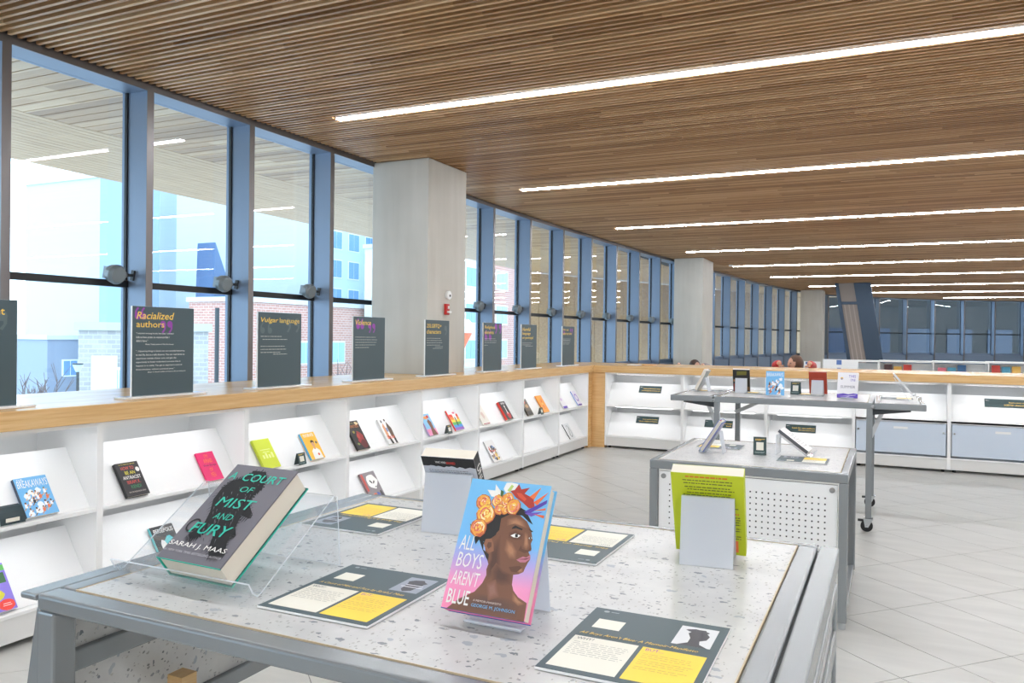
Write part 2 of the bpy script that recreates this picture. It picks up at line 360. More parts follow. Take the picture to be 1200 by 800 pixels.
# window wall bays
def win_bay(n, p, q, far):
    p = Vector((*p, 0)); q = Vector((*q, 0)); d = q-p; L = d.length; d.normalize()
    w = bpy.data.objects.new('window_%d' % n, None); COL.objects.link(w); w['kind'] = 'structure'; w.empty_display_size = .1
    w.location = p; w.rotation_euler = (0, 0, math.atan2(d.y, d.x))          # local x along the wall, +y outwards
    F = .20
    obj('window_fin', MB().mt(0).box(-.028, .028, .003, F+.05, .6, CZ+.03).mt(1).box(-.028, .028, 0, .003, .6, CZ+.03), [M_fin, M_finin], w)
    obj('head_frame', MB().mt(1).box(.028, L-.028, 0, .012, CZ-.042, CZ+.03).mt(0).box(.028, L-.028, .012, F+.03, CZ-.042, CZ+.03), [M_fin, M_finin], w)
    obj('sill_frame', MB().box(.028, L-.028, F-.03, F+.03, .98, 1.06), M_fin, w)
    obj('transom', MB().box(.028, L-.028, F-.025, F+.03, 1.822, 1.868), M_black, w)
    obj('gasket', MB().box(.028, .04, F-.012, F+.012, 1.06, CZ-.042).box(L-.04, L-.028, F-.012, F+.012, 1.06, CZ-.042), M_black, w)
    obj('pane', MB().box(.04, L-.04, F-.004, F+.004, 1.06, 1.822), M_glass, w)
    obj('pane', MB().box(.04, L-.04, F-.004, F+.004, 1.868, CZ-.042), M_glass, w)
    return w
for n, (p, q) in enumerate(zip(FP, FP[1:])): win_bay(n+1, p, q, n > 30)
mb = MB()
for (x0, y0), (x1, y1) in zip(FP, FP[1:]):
    d = Vector((x1-x0, y1-y0, 0)); L = d.length
    mb.box(0, L, .03, .24, -.004, .98, Matrix.Translation((x0, y0, 0)) @ Matrix.Rotation(math.atan2(d.y, d.x), 4, 'Z'))
obj('wall_left', mb, M_fin, kind='structure')
obj('wall_right', MB().box(9.3, 9.5, -5.3, 41, -.3, CZ+.2), M_plaster, kind='structure')
obj('wall_back', MB().box(-5.2, 9.5, -5.5, -5.3, -.3, CZ+.2), M_plaster, kind='structure')

# concrete pillars
obj('wall_pillar', MB().box(-4.73, -4.07, 6.65, 7.41, -.003, CZ), M_conc, bevel=.008, kind='structure')
obj('wall_pillar', MB().box(-4.22, -3.60, 17.03, 18.1, -.003, CZ), M_conc, bevel=.008, kind='structure')
obj('wall_pillar', MB().box(-2.78, -2.07, 28.95, 30.1, -.003, CZ), M_conc, bevel=.008, kind='structure')
# leaning steel-clad column
t = thing('leaning_column', 'slanted dark steel column with a lighter ribbed centre, behind the shelves', 'column', (-.79, 26.1, 0))
def shear(mb, k):
    mb.v = [(x-k*(z-1), y, z) for x, y, z in mb.v]; return mb
K = .16
obj('column_core', shear(MB().box(-.30, .22, -.28, .3, 0, CZ), K), mat('ribbed_grey_panel', (150, 140, 134), .5, .2), t)
obj('column_frame', shear(MB().box(-.36, -.26, -.34, .3, 0, CZ).box(.16, .62, -.34, .34, 0, CZ).box(-.3, .2, -.33, -.25, 2.6, 2.68), K), mat('column_steel', (58, 74, 92), .4, .5), t)
obj('rib', shear(MB().box(-.2, -.17, -.3, -.28, 0, 2.6).box(-.08, -.05, -.3, -.28, 0, 2.6).box(.04, .07, -.3, -.28, 0, 2.6), K), mat('rib_light', (176, 164, 156), .5), t)

# ------------------------------------------------------------------ counters and cabinets
def cabinet(label, loc, yaw, w, doors=False, slots=False, lower_shelf=True):
    t = thing('display_cabinet', label, 'cabinet', loc, yaw, 'white display cabinets under the oak counters')
    D, H = (.34 if 5.9 < loc[1] < 7.2 and yaw else .50), 1.032
    for x in (0, w-.018): obj('side_panel', MB().box(x, x+.018, 0, D, .03, H), M_white, t)
    obj('back_panel', MB().box(.018, w-.018, D-.015, D, .03, H), M_white, t)
    obj('top_panel', MB().box(.018, w-.018, .0, D-.015, H-.02, H), M_white, t)
    obj('plinth', MB().box(.018, w-.018, .008, .024, .03, .148), M_whited, t)
    obj('shelf_light', MB().box(.14, w-.14, .10, .115, H-.025, H-.0205), M_led, t)
    if not doors: obj('shelf_light', MB().box(.14, w-.14, .038, .05, .562, .5665), M_led, t)
    obj('bottom_panel', MB().box(.018, w-.018, .0, D-.015, .15, .165), M_white, t)
    for x in (.06, w-.06):
        for y in (.05, D-.06): obj('foot', MB().cyl((x, y, 0), .02, .03, n=12), M_rubber, t)
    M = Matrix.Translation
    for z, hh in ((.585, .36), (.168, .36)):
        if doors and z < .3: continue
        s_ = obj('display_shelf', MB().box(.02, w-.02, 0, .012, 0, hh, M((0, .05, z)) @ Matrix.Rotation(-R(33), 4, 'X')), M_white, t)
        if z > .3: obj('shelf_lip', MB().box(.02, w-.02, 0, .05, z-.018, z), M_white, t)
        if slots: obj('handle_slot', MB().box(w*.58, w*.58+.12, -.002, .003, hh-.09, hh-.055, M((0, .05, z)) @ Matrix.Rotation(-R(33), 4, 'X')), M_foam, t)
    if doors:
        obj('rail', MB().box(.02, w-.02, .0, .05, .56, .585), M_white, t)
        d = obj('door', MB().box(.03, w-.03, .006, .016, .19, .55), M_door, t)
        obj('handle_slot', MB().box(w*.43, w*.43+.15, .002, .006, .475, .5), M_foam, d)
        for x in (.055, w-.055): obj('lock', MB().cyl((x, -.008, .45), .012, .014, 'y', 12), M_chrome, d)
    return t
CY = [1.77, 2.837, 3.885, 4.945, 6.01, 7.085, 8.165, 9.245, 10.3]
CL = ['white display cabinet nearest the viewer, with the cover of running players', 'white display cabinet holding a black book and a pink book', 'white display cabinet holding the lime book and yellow book',
      'white display cabinet with a dark red fantasy paperback', 'white display cabinet with a rainbow striped book', 'white display cabinet with a red spined black book',
      'white display cabinet holding an orange book on its shelf', 'white display cabinet against the oak corner post']
for i, l in enumerate(CL): cabinet(l, (-3.72, CY[i], 0), 90, CY[i+1]-CY[i])
CX = [-3.53, -2.46, -1.40, -.38, .634, 1.70, 2.77]
CL2 = ['white cabinet right of the oak corner post, two green signs in it', 'white cabinet behind the left legs of the tall far table', 'white cabinet in the middle of the rear counter',
       'rear white cabinet with a frosted blue door, behind the table leg', 'rear white cabinet with frosted blue door at the right edge', 'rear white cabinet just past the right edge of the picture']
for i, l in enumerate(CL2): cabinet(l, (CX[i], 10.45, 0), 0, CX[i+1]-CX[i], doors=i >= 3, slots=i >= 2)
obj('oak_worktop', MB().prism([(-3.69, 1.77), (-3.69, 10.36), (-4.66, 10.36), (-4.66, 7.412), (-4.067, 7.412), (-4.067, 6.648), (-4.66, 6.648), (-4.66, 1.77)], 1.034, 1.128, 'z'), M_oak, bevel=.004, label='long oak counter top under the row of dark signs', cat='worktop')
obj('oak_worktop', MB().prism([(-4.58, 10.362), (-3.69, 10.362), (-3.69, 10.42), (2.78, 10.42), (2.78, 11.65), (-4.58, 11.65)], 1.034, 1.128, 'z'), M_oak2, bevel=.004, label='oak counter top of the rear counter, turning the corner', cat='worktop')
t = thing('corner_post', 'oak corner post where the two counters meet', 'post', (-3.62, 10.45, 0))
obj('post_face', MB().box(-.30, -.095, -.148, .12, .0, 1.033), M_oak, t, bevel=.003)
obj('post_face', MB().box(-.095, .088, -.006, .12, .0, 1.033), M_oak2, t, bevel=.003)

# ------------------------------------------------------------------ tables
def caster(t, x, y):
    w = obj('caster', MB().box(x-.035, x+.035, y-.035, y+.035, .098, .106).prism([(x-.034, .1), (x+.034, .1), (x+.002, .036), (x-.022, .036)], y-.024, y-.019).prism([(x-.034, .1), (x+.034, .1), (x+.002, .036), (x-.022, .036)], y+.019, y+.024).cyl((x-.01, y-.028, .045), .008, .056, 'y', 10), M_chrome, t)
    obj('wheel', MB().cyl((x-.01, y-.015, .045), .045, .03, 'y', 24), M_rubber, w)
    obj('brake_lever', MB().box(x-.075, x-.034, y-.014, y+.014, .078, .094), M_rubber, w)
def sq_frame(mb, x0, x1, y0, y1, z0, z1, wl, wr, wf, wb):
    mb.box(x0, x1, y0, y0+wf, z0, z1); mb.box(x0, x1, y1-wb, y1, z0, z1); mb.box(x0, x0+wl, y0+wf, y1-wb, z0, z1); mb.box(x1-wr, x1, y0+wf, y1-wb, z0, z1)
def top_table(name, label, x0, x1, y0, y1, H, casters=True, rail=.05):
    t = thing(name, label, 'table', ((x0+x1)/2, (y0+y1)/2, 0))
    a, b, c, d = x0-(x0+x1)/2, x1-(x0+x1)/2, y0-(y0+y1)/2, y1-(y0+y1)/2
    mb = MB(); sq_frame(mb, a, b, c, d, H-rail, H, .04, .04, .045, .03); obj('top_frame', mb, M_steel, t, bevel=.006, seg=3)
    obj('table_top', MB().box(a+.042, b-.042, c+.047, d-.032, H-.02, H-.0005), M_terr, t)
    mb = MB(); sq_frame(mb, a+.0405, b-.0400, c+.0455, d-.0305, H-.02, H+.0004, .0013, .0022, .0012, .0012); obj('edge_band', mb, M_ply, t)
    lw = .045; zb = .106 if casters else .035
    for x in (a, b-lw):
        for y in (c, d-lw):
            obj('leg', MB().box(x, x+lw, y, y+lw, zb, H-rail), M_steel, t, bevel=.005)
            if casters: caster(t, x+lw/2, y+lw/2)
            else: obj('foot', MB().cyl((x+lw/2, y+lw/2, 0), .018, .036, n=14), M_chrome, t)
    return t, a, b, c, d
# near table
t, a, b, c, d = top_table('display_table', 'grey steel table with terrazzo top, nearest the viewer', -1.348, -.14, .905, 1.925, 1.04, rail=.029)
def leaf(t, xs, y0, y1, H, tilt, s, dp=.36):   # folded leaf hanging from a hinge on side xs, s = outward direction
    M = Matrix.Translation((xs, 0, H-.02)) @ Matrix.Rotation(s*-R(tilt), 4, 'Y')
    l = obj('drop_leaf', MB().box(-.0, .0, 0, 0, 0, 0) if 0 else MB().box(min(0, s*.038), max(0, s*.038), y0, y0+.045, -dp, -.02, M).box(min(0, s*.038), max(0, s*.038), y1-.03, y1, -dp, -.02, M)
            .box(min(0, s*.038), max(0, s*.038), y0+.045, y1-.03, -dp, -dp+.04, M).box(min(0, s*.038), max(0, s*.038), y0+.045, y1-.03, -.16, -.115, M).box(min(0, s*.038), max(0, s*.038), y0+.045, y1-.03, -.05, -.02, M), M_steel, t, bevel=.004)
    obj('leaf_panel', MB().box(min(s*.012, s*.03), max(s*.012, s*.03), y0+.046, y1-.031, -dp+.041, -.051, M), M_terr, l)
    return l
l1 = leaf(t, a-.004, c+.03, d-.01, 1.035, 10.5, -1, .37)
obj('hinge_flange', MB().box(a-.046, a-.002, c, d, 1.026, 1.038), M_steel, t, bevel=.004)
obj('wood_block', MB().box(a-.03, a+.012, c+.31, c+.35, .735, .775), M_oak, t)
l2 = leaf(t, b+.004, c+.03, d-.01, 1.0, 0, 1, .36)
obj('hinge_rail', MB().box(b+.004, b+.044, c, d, .99, 1.038), M_steel, t, bevel=.005, seg=3)
# side rails under the near table
obj('side_rail', MB().box(a+.003, a+.042, c+.045, d-.045, .30, .345).box(b-.042, b-.003, c+.045, d-.045, .30, .345), M_steel, t, bevel=.004)
# low table with pegboard
t, a, b, c, d = top_table('pegboard_table', 'lower grey steel table with a perforated white end panel', -1.235, -.183, 4.465, 5.59, .81, casters=False)
obj('bottom_rail', MB().box(a+.006, a+.04, c+.045, d-.045, .036, .07).box(b-.04, b-.006, c+.045, d-.045, .036, .07), M_steel, t, bevel=.004)
def pegboard():
    x0, x1, z0, z1 = a+.052, b-.052, .06, .745; p = .0318; hs = .0042
    nx = int((x1-x0-.11)/p); nz = int((z1-z0-.14)/p); sx = (x0+x1)/2-nx*p/2; sz = (z0+z1)/2-nz*p/2
    xs = [x0]; zs = [z0]
    for i in range(nx+1): xs += [sx+i*p-hs, sx+i*p+hs]
    for i in range(nz+1): zs += [sz+i*p-hs, sz+i*p+hs]
    xs.append(x1); zs.append(z1); v = [(x, c+.02, z) for z in zs for x in xs]; f = []; W = len(xs)
    for j in range(len(zs)-1):
        for i in range(W-1):
            if i % 2 == 1 and j % 2 == 1: continue
            f.append([j*W+i, j*W+i+1, (j+1)*W+i+1, (j+1)*W+i])
    me = bpy.data.meshes.new('pegboard'); me.from_pydata(v, [], f); me.materials.append(M_white)
    o = bpy.data.objects.new('pegboard', me); COL.objects.link(o); o.parent = t
    s = o.modifiers.new('s', 'SOLIDIFY'); s.thickness = .005; s.offset = -1
    obj('shade_sheet', MB().box(x0, x1, c+.03, c+.04, z0, z1), M_holes, t)  # added dark sheet, its colour stands for the shaded interior behind the holes
    for x in (x0+.026, x1-.026):
        for z in (z1-.026, z0+.03): obj('magnet', MB().cyl((x, c+.012, z), .014, .008, 'y', 18), M_cap, t)
pegboard()
# tall far table with raised leaves
t3, a, b, c, d = top_table('leaf_table', 'tall grey table with both end leaves raised, in front of the rear counter', -1.345, -.112, 6.86, 7.95, 1.018)
for s, x0, x1, lab in ((-1, a-.375, a-.012, 0), (1, b+.012, b+.375, 1)):
    mb = MB(); sq_frame(mb, x0, x1, c, d, .968, 1.018, .04, .04, .045, .03)
    l = obj('raised_leaf', mb, M_steel, t3, bevel=.005)
    obj('leaf_panel', MB().box(x0+.042, x1-.042, c+.047, d-.032, 1.0, 1.0175), M_terr, l)
    xa = a if s < 0 else b
    for y in (c+.05, d-.08):
        obj('leaf_bracket', MB().prism([(xa, .966), (xa+s*.27, .966), (xa+s*.27, .955), (xa, .92)], y, y+.02), M_steeld, t3)
    obj('support_strut', MB().box(-.016, .016, -.012, .012, 0, .34, Matrix.Translation((xa-s*.03, c+.10, .70)) @ Matrix.Rotation(s*R(22), 4, 'Y')), mat('pale_strut', (206, 208, 210), .4, .2), t3)
    obj('bolt', MB().cyl((xa+s*.0, c-.006, .99), .012, .012, 'y', 12), M_chrome, t3)
obj('cross_brace', MB().box(-.018, .018, -.01, .01, 0, .42, Matrix.Translation((a+.0, d-.05, .80)) @ Matrix.Rotation(R(64), 4, 'Y')), mat('pale_strut', (206, 208, 210)), t3)

# ------------------------------------------------------------------ books
def book(label, w, h, th, loc, yaw, lean, cover, hard=True, spine=None, cat='book', group=None, name='book'):
    t = thing(name, label, cat, loc, yaw, group, lean)
    o = .003 if hard else 0; b = .0028 if hard else .0007
    cv = MB().box(-w/2, w/2, -th, -th+b, 0, h).box(-w/2, w/2, -b, 0, 0, h).mt(1).box(-w/2, -w/2+b, -th+b, -b, 0, h)
    cover_o = obj('cover', cv, [cover, spine or cover], t)
    obj('page_block', MB().box(-w/2+b, w/2-o-.0008, -th+b, -b, o, h-o), M_paper, t)
    return t, cover_o
rnd = random.Random(7)
W_, K_ = C(245, 244, 240), C(24, 24, 26)
# 1 grey fantasy hardcover
T1 = (30, 184, 160); teal = C(*T1); grey = C(108, 106, 114, .6); dk = C(17, 17, 20, .75); dk2 = C(62, 60, 68)
t, cv = book('large grey hardcover with a black feathered beast and teal title, on the clear easel', .16, .24, .05, (-1.12, 1.058, 1.053), -1.7, 53.7, grey, True, teal)
cv.data.materials[1] = teal
obj('board_edge', MB().box(-.0802, .0802, -.0505, -.0472, -.0002, .0005).box(-.0803, .0803, -.0028, .0002, -.0003, .2403), teal, cv)
body = [(28,86),(35,95),(54,95),(64,88),(68,78),(64,72),(66,62),(82,53),(84,47),(70,49),(76,37),(86,30),(78,30),(82,22),(92,12),(82,10),(72,8),(60,18),(52,31),(38,33),(36,24),(26,20),(18,24),(27,36),(21,48),(10,60),(8,72),(14,82)]
P = [(dk, body)]
for i in range(len(body)):
    (x0, y0), (x1, y1) = body[i], body[(i+1) % len(body)]; n = 4
    for k in range(n):
        f_ = (k+.5)/n; x, y = x0+(x1-x0)*f_, y0+(y1-y0)*f_; dx, dy = (y1-y0), -(x1-x0); L = math.hypot(dx, dy) or 1
        ox, oy = -dx/L*rnd.uniform(2, 5), -dy/L*rnd.uniform(2, 5)
        P.append((dk, [(x-1.2, y-1), (x+1.2, y+1), (x+ox, y+oy-1.5)]))
for i in range(90):
    y = rnd.uniform(12, 90); x = 20+rnd.uniform(0, 46)-(0 if y < 55 else 6); 
    P.append((C(92, 90, 100) if i % 2 else dk2, [(x, y), (x+1.0, y+.4), (x+rnd.uniform(2, 5), y-rnd.uniform(3, 6)), (x+1.5, y-1.6)]))
for k in range(16):                                       # coiled ring under the body
    a0, a1 = 2*math.pi*k/16, 2*math.pi*(k+.95)/16
    P.append((dk, [(14+q*math.cos(aa), 33+q*.75*math.sin(aa)) for q, aa in ((9, a0), (9, a1), (7, a1), (7, a0))]))
art(cv, .16, .24, -.05, P)
X = lambda u, w: -w/2+w*u/100
def ctext(cv, w, h, th, s, u0, v0, u1, v1, m, **k): return text(cv, s, X(u0, w), h*v0/100, X(u1, w), h*v1/100, -th-.006 if 0 else -th-.0075*0-.0058, m, **k)
for s, u0, v0, u1, v1, m, sh, bo in (('A', 5, 83, 16, 91, teal, .1, .01), ('COURT', 27, 82.5, 93, 91, teal, .1, .01), ('OF', 38, 71, 59, 77, teal, .1, .0), ('MIST', 21, 54, 78, 64, teal, .1, .015), ('AND', 33, 42, 62, 48, teal, .1, 0),
        ('FURY', 15, 26, 75, 36.5, teal, .1, .015), ('SARAH J. MAAS', 2, 11.5, 91, 17, W_, 0, .01), ('#1 NEW YORK TIMES BESTSELLING AUTHOR', 2, 7, 92, 9.2, C(190, 188, 192), 0, 0)):
    text(cv, s, X(u0, .16), .24*v0/100, X(u1, .16), .24*v1/100, -.0514, m, shear=sh, bold=bo)
# clear easel
def easel(label, loc, yaw, w, prof, m=None, th=.003, name='book_easel', group=None):
    t = thing(name, label, 'book stand', loc, yaw, group)
    obj('bent_sheet', MB().sheet(prof, -w/2, w/2, th), [m or M_acryl, M_edge], t); return t
easel('clear acrylic easel holding the large grey hardcover', (-1.16, 1.10, 1.04), 0, .345, [(-.062, .03), (-.052, .012), (-.04, .0035), (-.03, .006), (.17, .141), (.178, .139), (.19, .0)])
# 2 portrait hardcover
t, cv = book('hardcover with a portrait wearing a flower crown, on the near table', .146, .216, .03, (-.57, 1.128, 1.053), -.2, 28.1, M_abb, True, M_abb)
obj('board_edge', MB().box(-.0732, .0732, -.0302, -.027, -.0004, .0006).box(-.0732, .0732, -.003, .0002, -.0004, .0006), C(40, 92, 180), cv)
def nest(c0, c1, pts, n=5, keep=.25):
    cx, cy = sum(p[0] for p in pts)/len(pts), sum(p[1] for p in pts)/len(pts); out = []
    for i in range(n):
        f_ = (i+1)/n; k = 1-(1-keep)*i/n
        out.append((C(*[round(a_+(b_-a_)*f_) for a_, b_ in zip(c0, c1)]), [(cx+(x-cx)*k, cy+(y-cy)*k) for x, y in pts]))
    return out
SK, SD, SL = (122, 80, 58), (84, 52, 40), (178, 126, 92)
sk, sk2, sk3 = C(122, 80, 58), C(100, 63, 46), C(146, 96, 70)
A_ = [(K_, [(33,50),(49,50),(54,77),(38,77)]), (sk, [(48,72),(58,75),(70,75),(80,71),(87,65),(91,58),(90,55),(92,51),(89,49),(92,46),(93,44),(91,41),(89,37),(88,34),(83,32),(77,31),(78,24),(81,20),(88,16),(99,13),(100,0),(7,0),(19,8),(36,15),(43,22),(46,29),(45,36),(39,43),(35,50),(42,56),(49,62)]),
  (sk2, [(74,31),(62,34),(51,39),(44,42),(46,30),(50,24),(62,22),(77,25)]), (C(112, 72, 54), [(60,12),(80,10),(99,12),(100,0),(50,0)]), (C(108, 70, 50), [(7,0),(19,8),(36,14),(50,6),(46,0)]),
  (sk3, [(54,55),(64,52),(71,44),(65,40),(56,44)]), (sk3, [(55,69),(68,72),(79,68),(70,68),(59,66)]), (sk3, [(80,63),(84,60),(88,52),(84,50),(81,54)]), (sk3, [(80,37),(86,36),(88,34),(83,33)]),
  (K_, [(19,56),(24,49),(27,53),(34,46),(41,40),(44,38),(43,43),(35,46),(33,52),(41,55),(46,58),(48,65),(48,71),(58,75),(73,75),(82,71),(88,69),(82,74),(76,79),(65,82),(45,80),(30,75),(20,65)]),
  (sk3, [(34,50),(35,54),(42,55),(46,51),(48,46),(43,44),(38,46)]), (sk2, [(38,49),(39,52),(43,52),(44,49),(41,47)]),
  (K_, [(64,65),(67,67),(77,65),(76,64),(69,65),(64,64)]), (K_, [(83,66),(87,65),(90,64),(88,63.5)]), (sk2, [(62,59),(69,62.5),(78,61),(74,57),(67,57)]), (W_, [(64,59),(69,61),(76,60),(73,58),(68,58)]), (K_, [(69,60.6),(72.5,60.8),(73,58.4),(70,58.2)]),
  (W_, [(86,59),(89,60),(90,59),(88,58)]), (K_, disc(88.3, 59, .9, .9)), (sk2, [(77,49),(79,53),(81,50.5),(84,50),(88,50),(91,53),(92,50),(85,47.5)]), (C(196, 120, 140), [(77,42),(84,45),(88,44.6),(92,47),(93,44),(88,41),(82,40.5)]), (C(110, 50, 64), [(77,42.3),(85,43.4),(93,45),(88,43)]),
  (sk2, [(70,36),(82,38),(86,37),(80,33),(74,33)])]
A_ = A_[:2]+nest(SK, SD, [(43,50),(52,58),(56,46),(60,36),(56,28),(47,24),(44,32),(46,40)], 6)+nest(SK, SL, [(56,71),(66,73.5),(76,71),(82,66),(74,67),(64,68),(57,66)], 5)+nest(SK, SL, [(60,56),(68,54),(76,48),(76,42),(68,42),(60,48)], 6)+nest(SK, SL, [(80,63),(84,62),(88.5,53),(86,50),(82,52)], 4)+nest(SK, SL, [(80,38),(86,37.5),(88,34),(84,32.5),(79,34)], 4)+nest(SK, SD, [(76,31),(64,33),(54,38),(50,32),(54,24),(66,22),(78,24)], 6)+nest(SK, (96, 66, 56), [(20,7),(40,14),(60,14),(80,14),(97,11),(96,1),(20,1)], 5)+nest(SK, SL, [(80,19),(90,14),(97,12),(90,10),(82,13)], 4)+nest((122,80,58), (150, 104, 90), [(48,22),(58,26),(66,14),(54,10)], 4)+nest(SK, SD, [(61,61),(69,63.5),(79,61.5),(78,57),(70,56),(62,57)], 4)+A_[9:]
A_ += [(W_, [(23,92),(33,92),(32,97),(40,92),(41,87),(30,87)]), (W_, [(43,94),(45,99),(51,99.6),(60,99),(58,94),(47,91)]), (C(190, 214, 120), [(48,93),(52,98),(55,97),(52,92)]), (C(70, 110, 60), [(40,93),(44,92),(44,87),(41,88)]), (C(70, 130, 70), [(11,64),(16,63),(14,60)]), (C(60, 110, 60), [(33,80),(38,77),(36,73)]),
  (C(176, 56, 44), [(52,93),(57,94),(61,99),(65,95),(75,97),(70,92),(82,89),(86,82),(79,81),(70,85),(61,88)]), (C(214, 84, 54), [(60,92),(66,92),(74,88),(72,86),(64,89)]), (C(236, 110, 60), [(83,86),(99,95),(88,84)]), (C(236, 120, 66), [(77,90),(89,98),(83,88)]),
  (C(84, 64, 168), [(74,78),(99,89),(99,86),(81,77)]), (C(110, 84, 190), [(75,77),(97,79.5),(84,75)]), (C(230, 110, 60), [(85,79.6),(99,82.6),(99,80.8)]), (C(224, 100, 60), [(86,77),(99,77),(99,74.6)])]
for x, y, q in ((22, 82, 9), (51, 86, 8), (39, 84, 7), (43, 78, 6), (51, 78, 5), (28, 73, 11), (23, 62, 9.5), (60, 81, 8.5)):
    A_.append((C(196, 96, 60), disc(x, y-.4, q*1.04, q*.76, 12, .14, rnd))); A_.append((C(240, 168, 72), disc(x, y, q*.94, q*.68, 11, .14, rnd)))
    for k in range(22):
        rr = q*(.9-.04*k); a0 = rnd.uniform(0, 6.28); a1 = a0+rnd.uniform(.8, 1.7); th = q*rnd.uniform(.09, .2)
        cc = rnd.choice([C(252, 214, 84), C(250, 226, 130), C(238, 130, 80), C(226, 104, 110), C(240, 150, 140), C(252, 240, 200), C(214, 90, 60)])
        if rr > th: A_.append((cc, [(x+rr*math.cos(t_), y+rr*.72*math.sin(t_)) for t_ in (a0, (a0+a1)/2, a1)]+[(x+(rr-th)*math.cos(t_), y+(rr-th)*.72*math.sin(t_)) for t_ in (a1, (a0+a1)/2, a0)]))
art(cv, .146, .216, -.03, A_)
for s, u0, v0, u1, v1, m, bo in (('ALL', 5, 44, 24, 55, W_, 0), ('BOYS', 6, 31, 38, 42, W_, 0), ("AREN'T", 5, 18, 39, 28.5, W_, 0), ('BLUE', 5, 4, 32, 14.5, W_, .01), ('A MEMOIR-MANIFESTO', 37, 8.2, 71, 9.6, C(230, 210, 200), 0), ('GEORGE M. JOHNSON', 36, 3.6, 88, 6.6, C(120, 190, 240), .01)):
    text(cv, s, X(u0, .146), .216*v0/100, X(u1, .146), .216*v1/100, -.0318, m, shear=.12 if bo == 0 else 0, bold=bo)
def rest_prof(lean, hb, depth=.035, foot=None, lip=.016):      # lip, ledge, back rest up to hb, then rear leg
    k = math.tan(R(lean)); foot = hb*k+.02 if foot is None else foot
    return [(-depth, lip), (-depth+.002, .004), (.004, .003), (hb*k+.004, hb), (hb*k+.01, hb+.001), (foot, 0)]
easel('frosted easel behind the portrait hardcover', (-.56, 1.135, 1.04), -.2, .10, rest_prof(28.1, .13, .020, .10, .007), M_frost)
# 3 grey and black paperback seen from the back
t, cv = book('thick grey paperback with a black torn band, seen from the back', .135, .20, .032, (-.945, 1.722, 1.045), 186.2, 31, C(205, 208, 216), False, K_)
me = cv.data
def backart(cv, w, h, polys, name='back_print'):
    o = art(cv, w, h, 0, polys, name); o.rotation_euler = (0, 0, math.pi); return o
top = [(0, 86)]+[(i*5, 86+rnd.uniform(-1.4, 1.4)) for i in range(1, 20)]+[(100, 86), (100, 100), (0, 100)]
backart(cv, .135, .20, [(K_, top)]+bars([(C(120, 120, 124), 10, v, 90-rnd.uniform(0, 14), .8) for v in (80, 77.5, 66, 63.5, 61, 58.5)], 3)+bars([(C(40, 120, 90), 38, 72, 62, 2)], 4))
def backtext(cv, s, w, h, u0, v0, u1, v1, m, **k):
    o = text(cv, s, X(u0, w), h*v0/100, X(u1, w), h*v1/100, -.0022, m, **k); o.rotation_euler = (0, 0, math.pi); return o
backtext(cv, 'WHAT, WHEN', .135, .20, 26, 91, 46, 94.5, W_, bold=.02); backtext(cv, 'BANNED', .135, .20, 47, 91, 64, 94.5, C(224, 60, 50), bold=.02)
o = text(cv, 'UNLAWFUL', -.17, .006, -.03, .026, 0, W_, bold=.02, name='spine_lettering'); o.rotation_euler = (0, R(90), 0); 
me = o.data
for v in me.vertices: v.co = (v.co.x, v.co.z, v.co.y)
o.rotation_euler = (0, 0, 0)
for v in me.vertices: a_, b_ = v.co.x, v.co.y; v.co = (-.0678, -b_, -a_)
easel('frosted easel holding up the grey paperback', (-.945, 1.722, 1.04), 186.2, .118, rest_prof(31, .135, .04, .112), M_frost)
# 4 lime paperback seen from the back
lime = C(196, 208, 32)
t, cv = book('lime green paperback seen from the back, right end of near table', .146, .20, .03, (-.34, 1.72, 1.045), 184.5, 25.5, lime, False, lime)
og = C(214, 120, 40); ol = C(96, 104, 40)
L_ = [(og, 20, 95, 78, 2)]+[(ol, 15+rnd.uniform(0, 8), v, 92-rnd.uniform(0, 14), 1.2) for v in (91, 87.5, 83, 80, 76, 73, 69, 66, 62, 59)]+[(og, 66, 52, 92, 1.8)]+[(ol, 62, v, 94, 1.2) for v in (48, 45, 42, 39, 34, 31, 24, 21)]
backart(cv, .146, .20, bars(L_, 5)+[(C(244, 130, 70), rect(66, 4, 90, 19)), (C(90, 60, 30), rect(70, 12, 86, 13)), (C(250, 220, 190), disc(78, 10.5, 7, 1.6)), (C(90, 60, 30), rect(69, 6.5, 87, 7.3))])
easel('frosted easel holding up the lime paperback', (-.34, 1.72, 1.04), 186, .106, rest_prof(25.5, .136, .04, .095), M_frost)

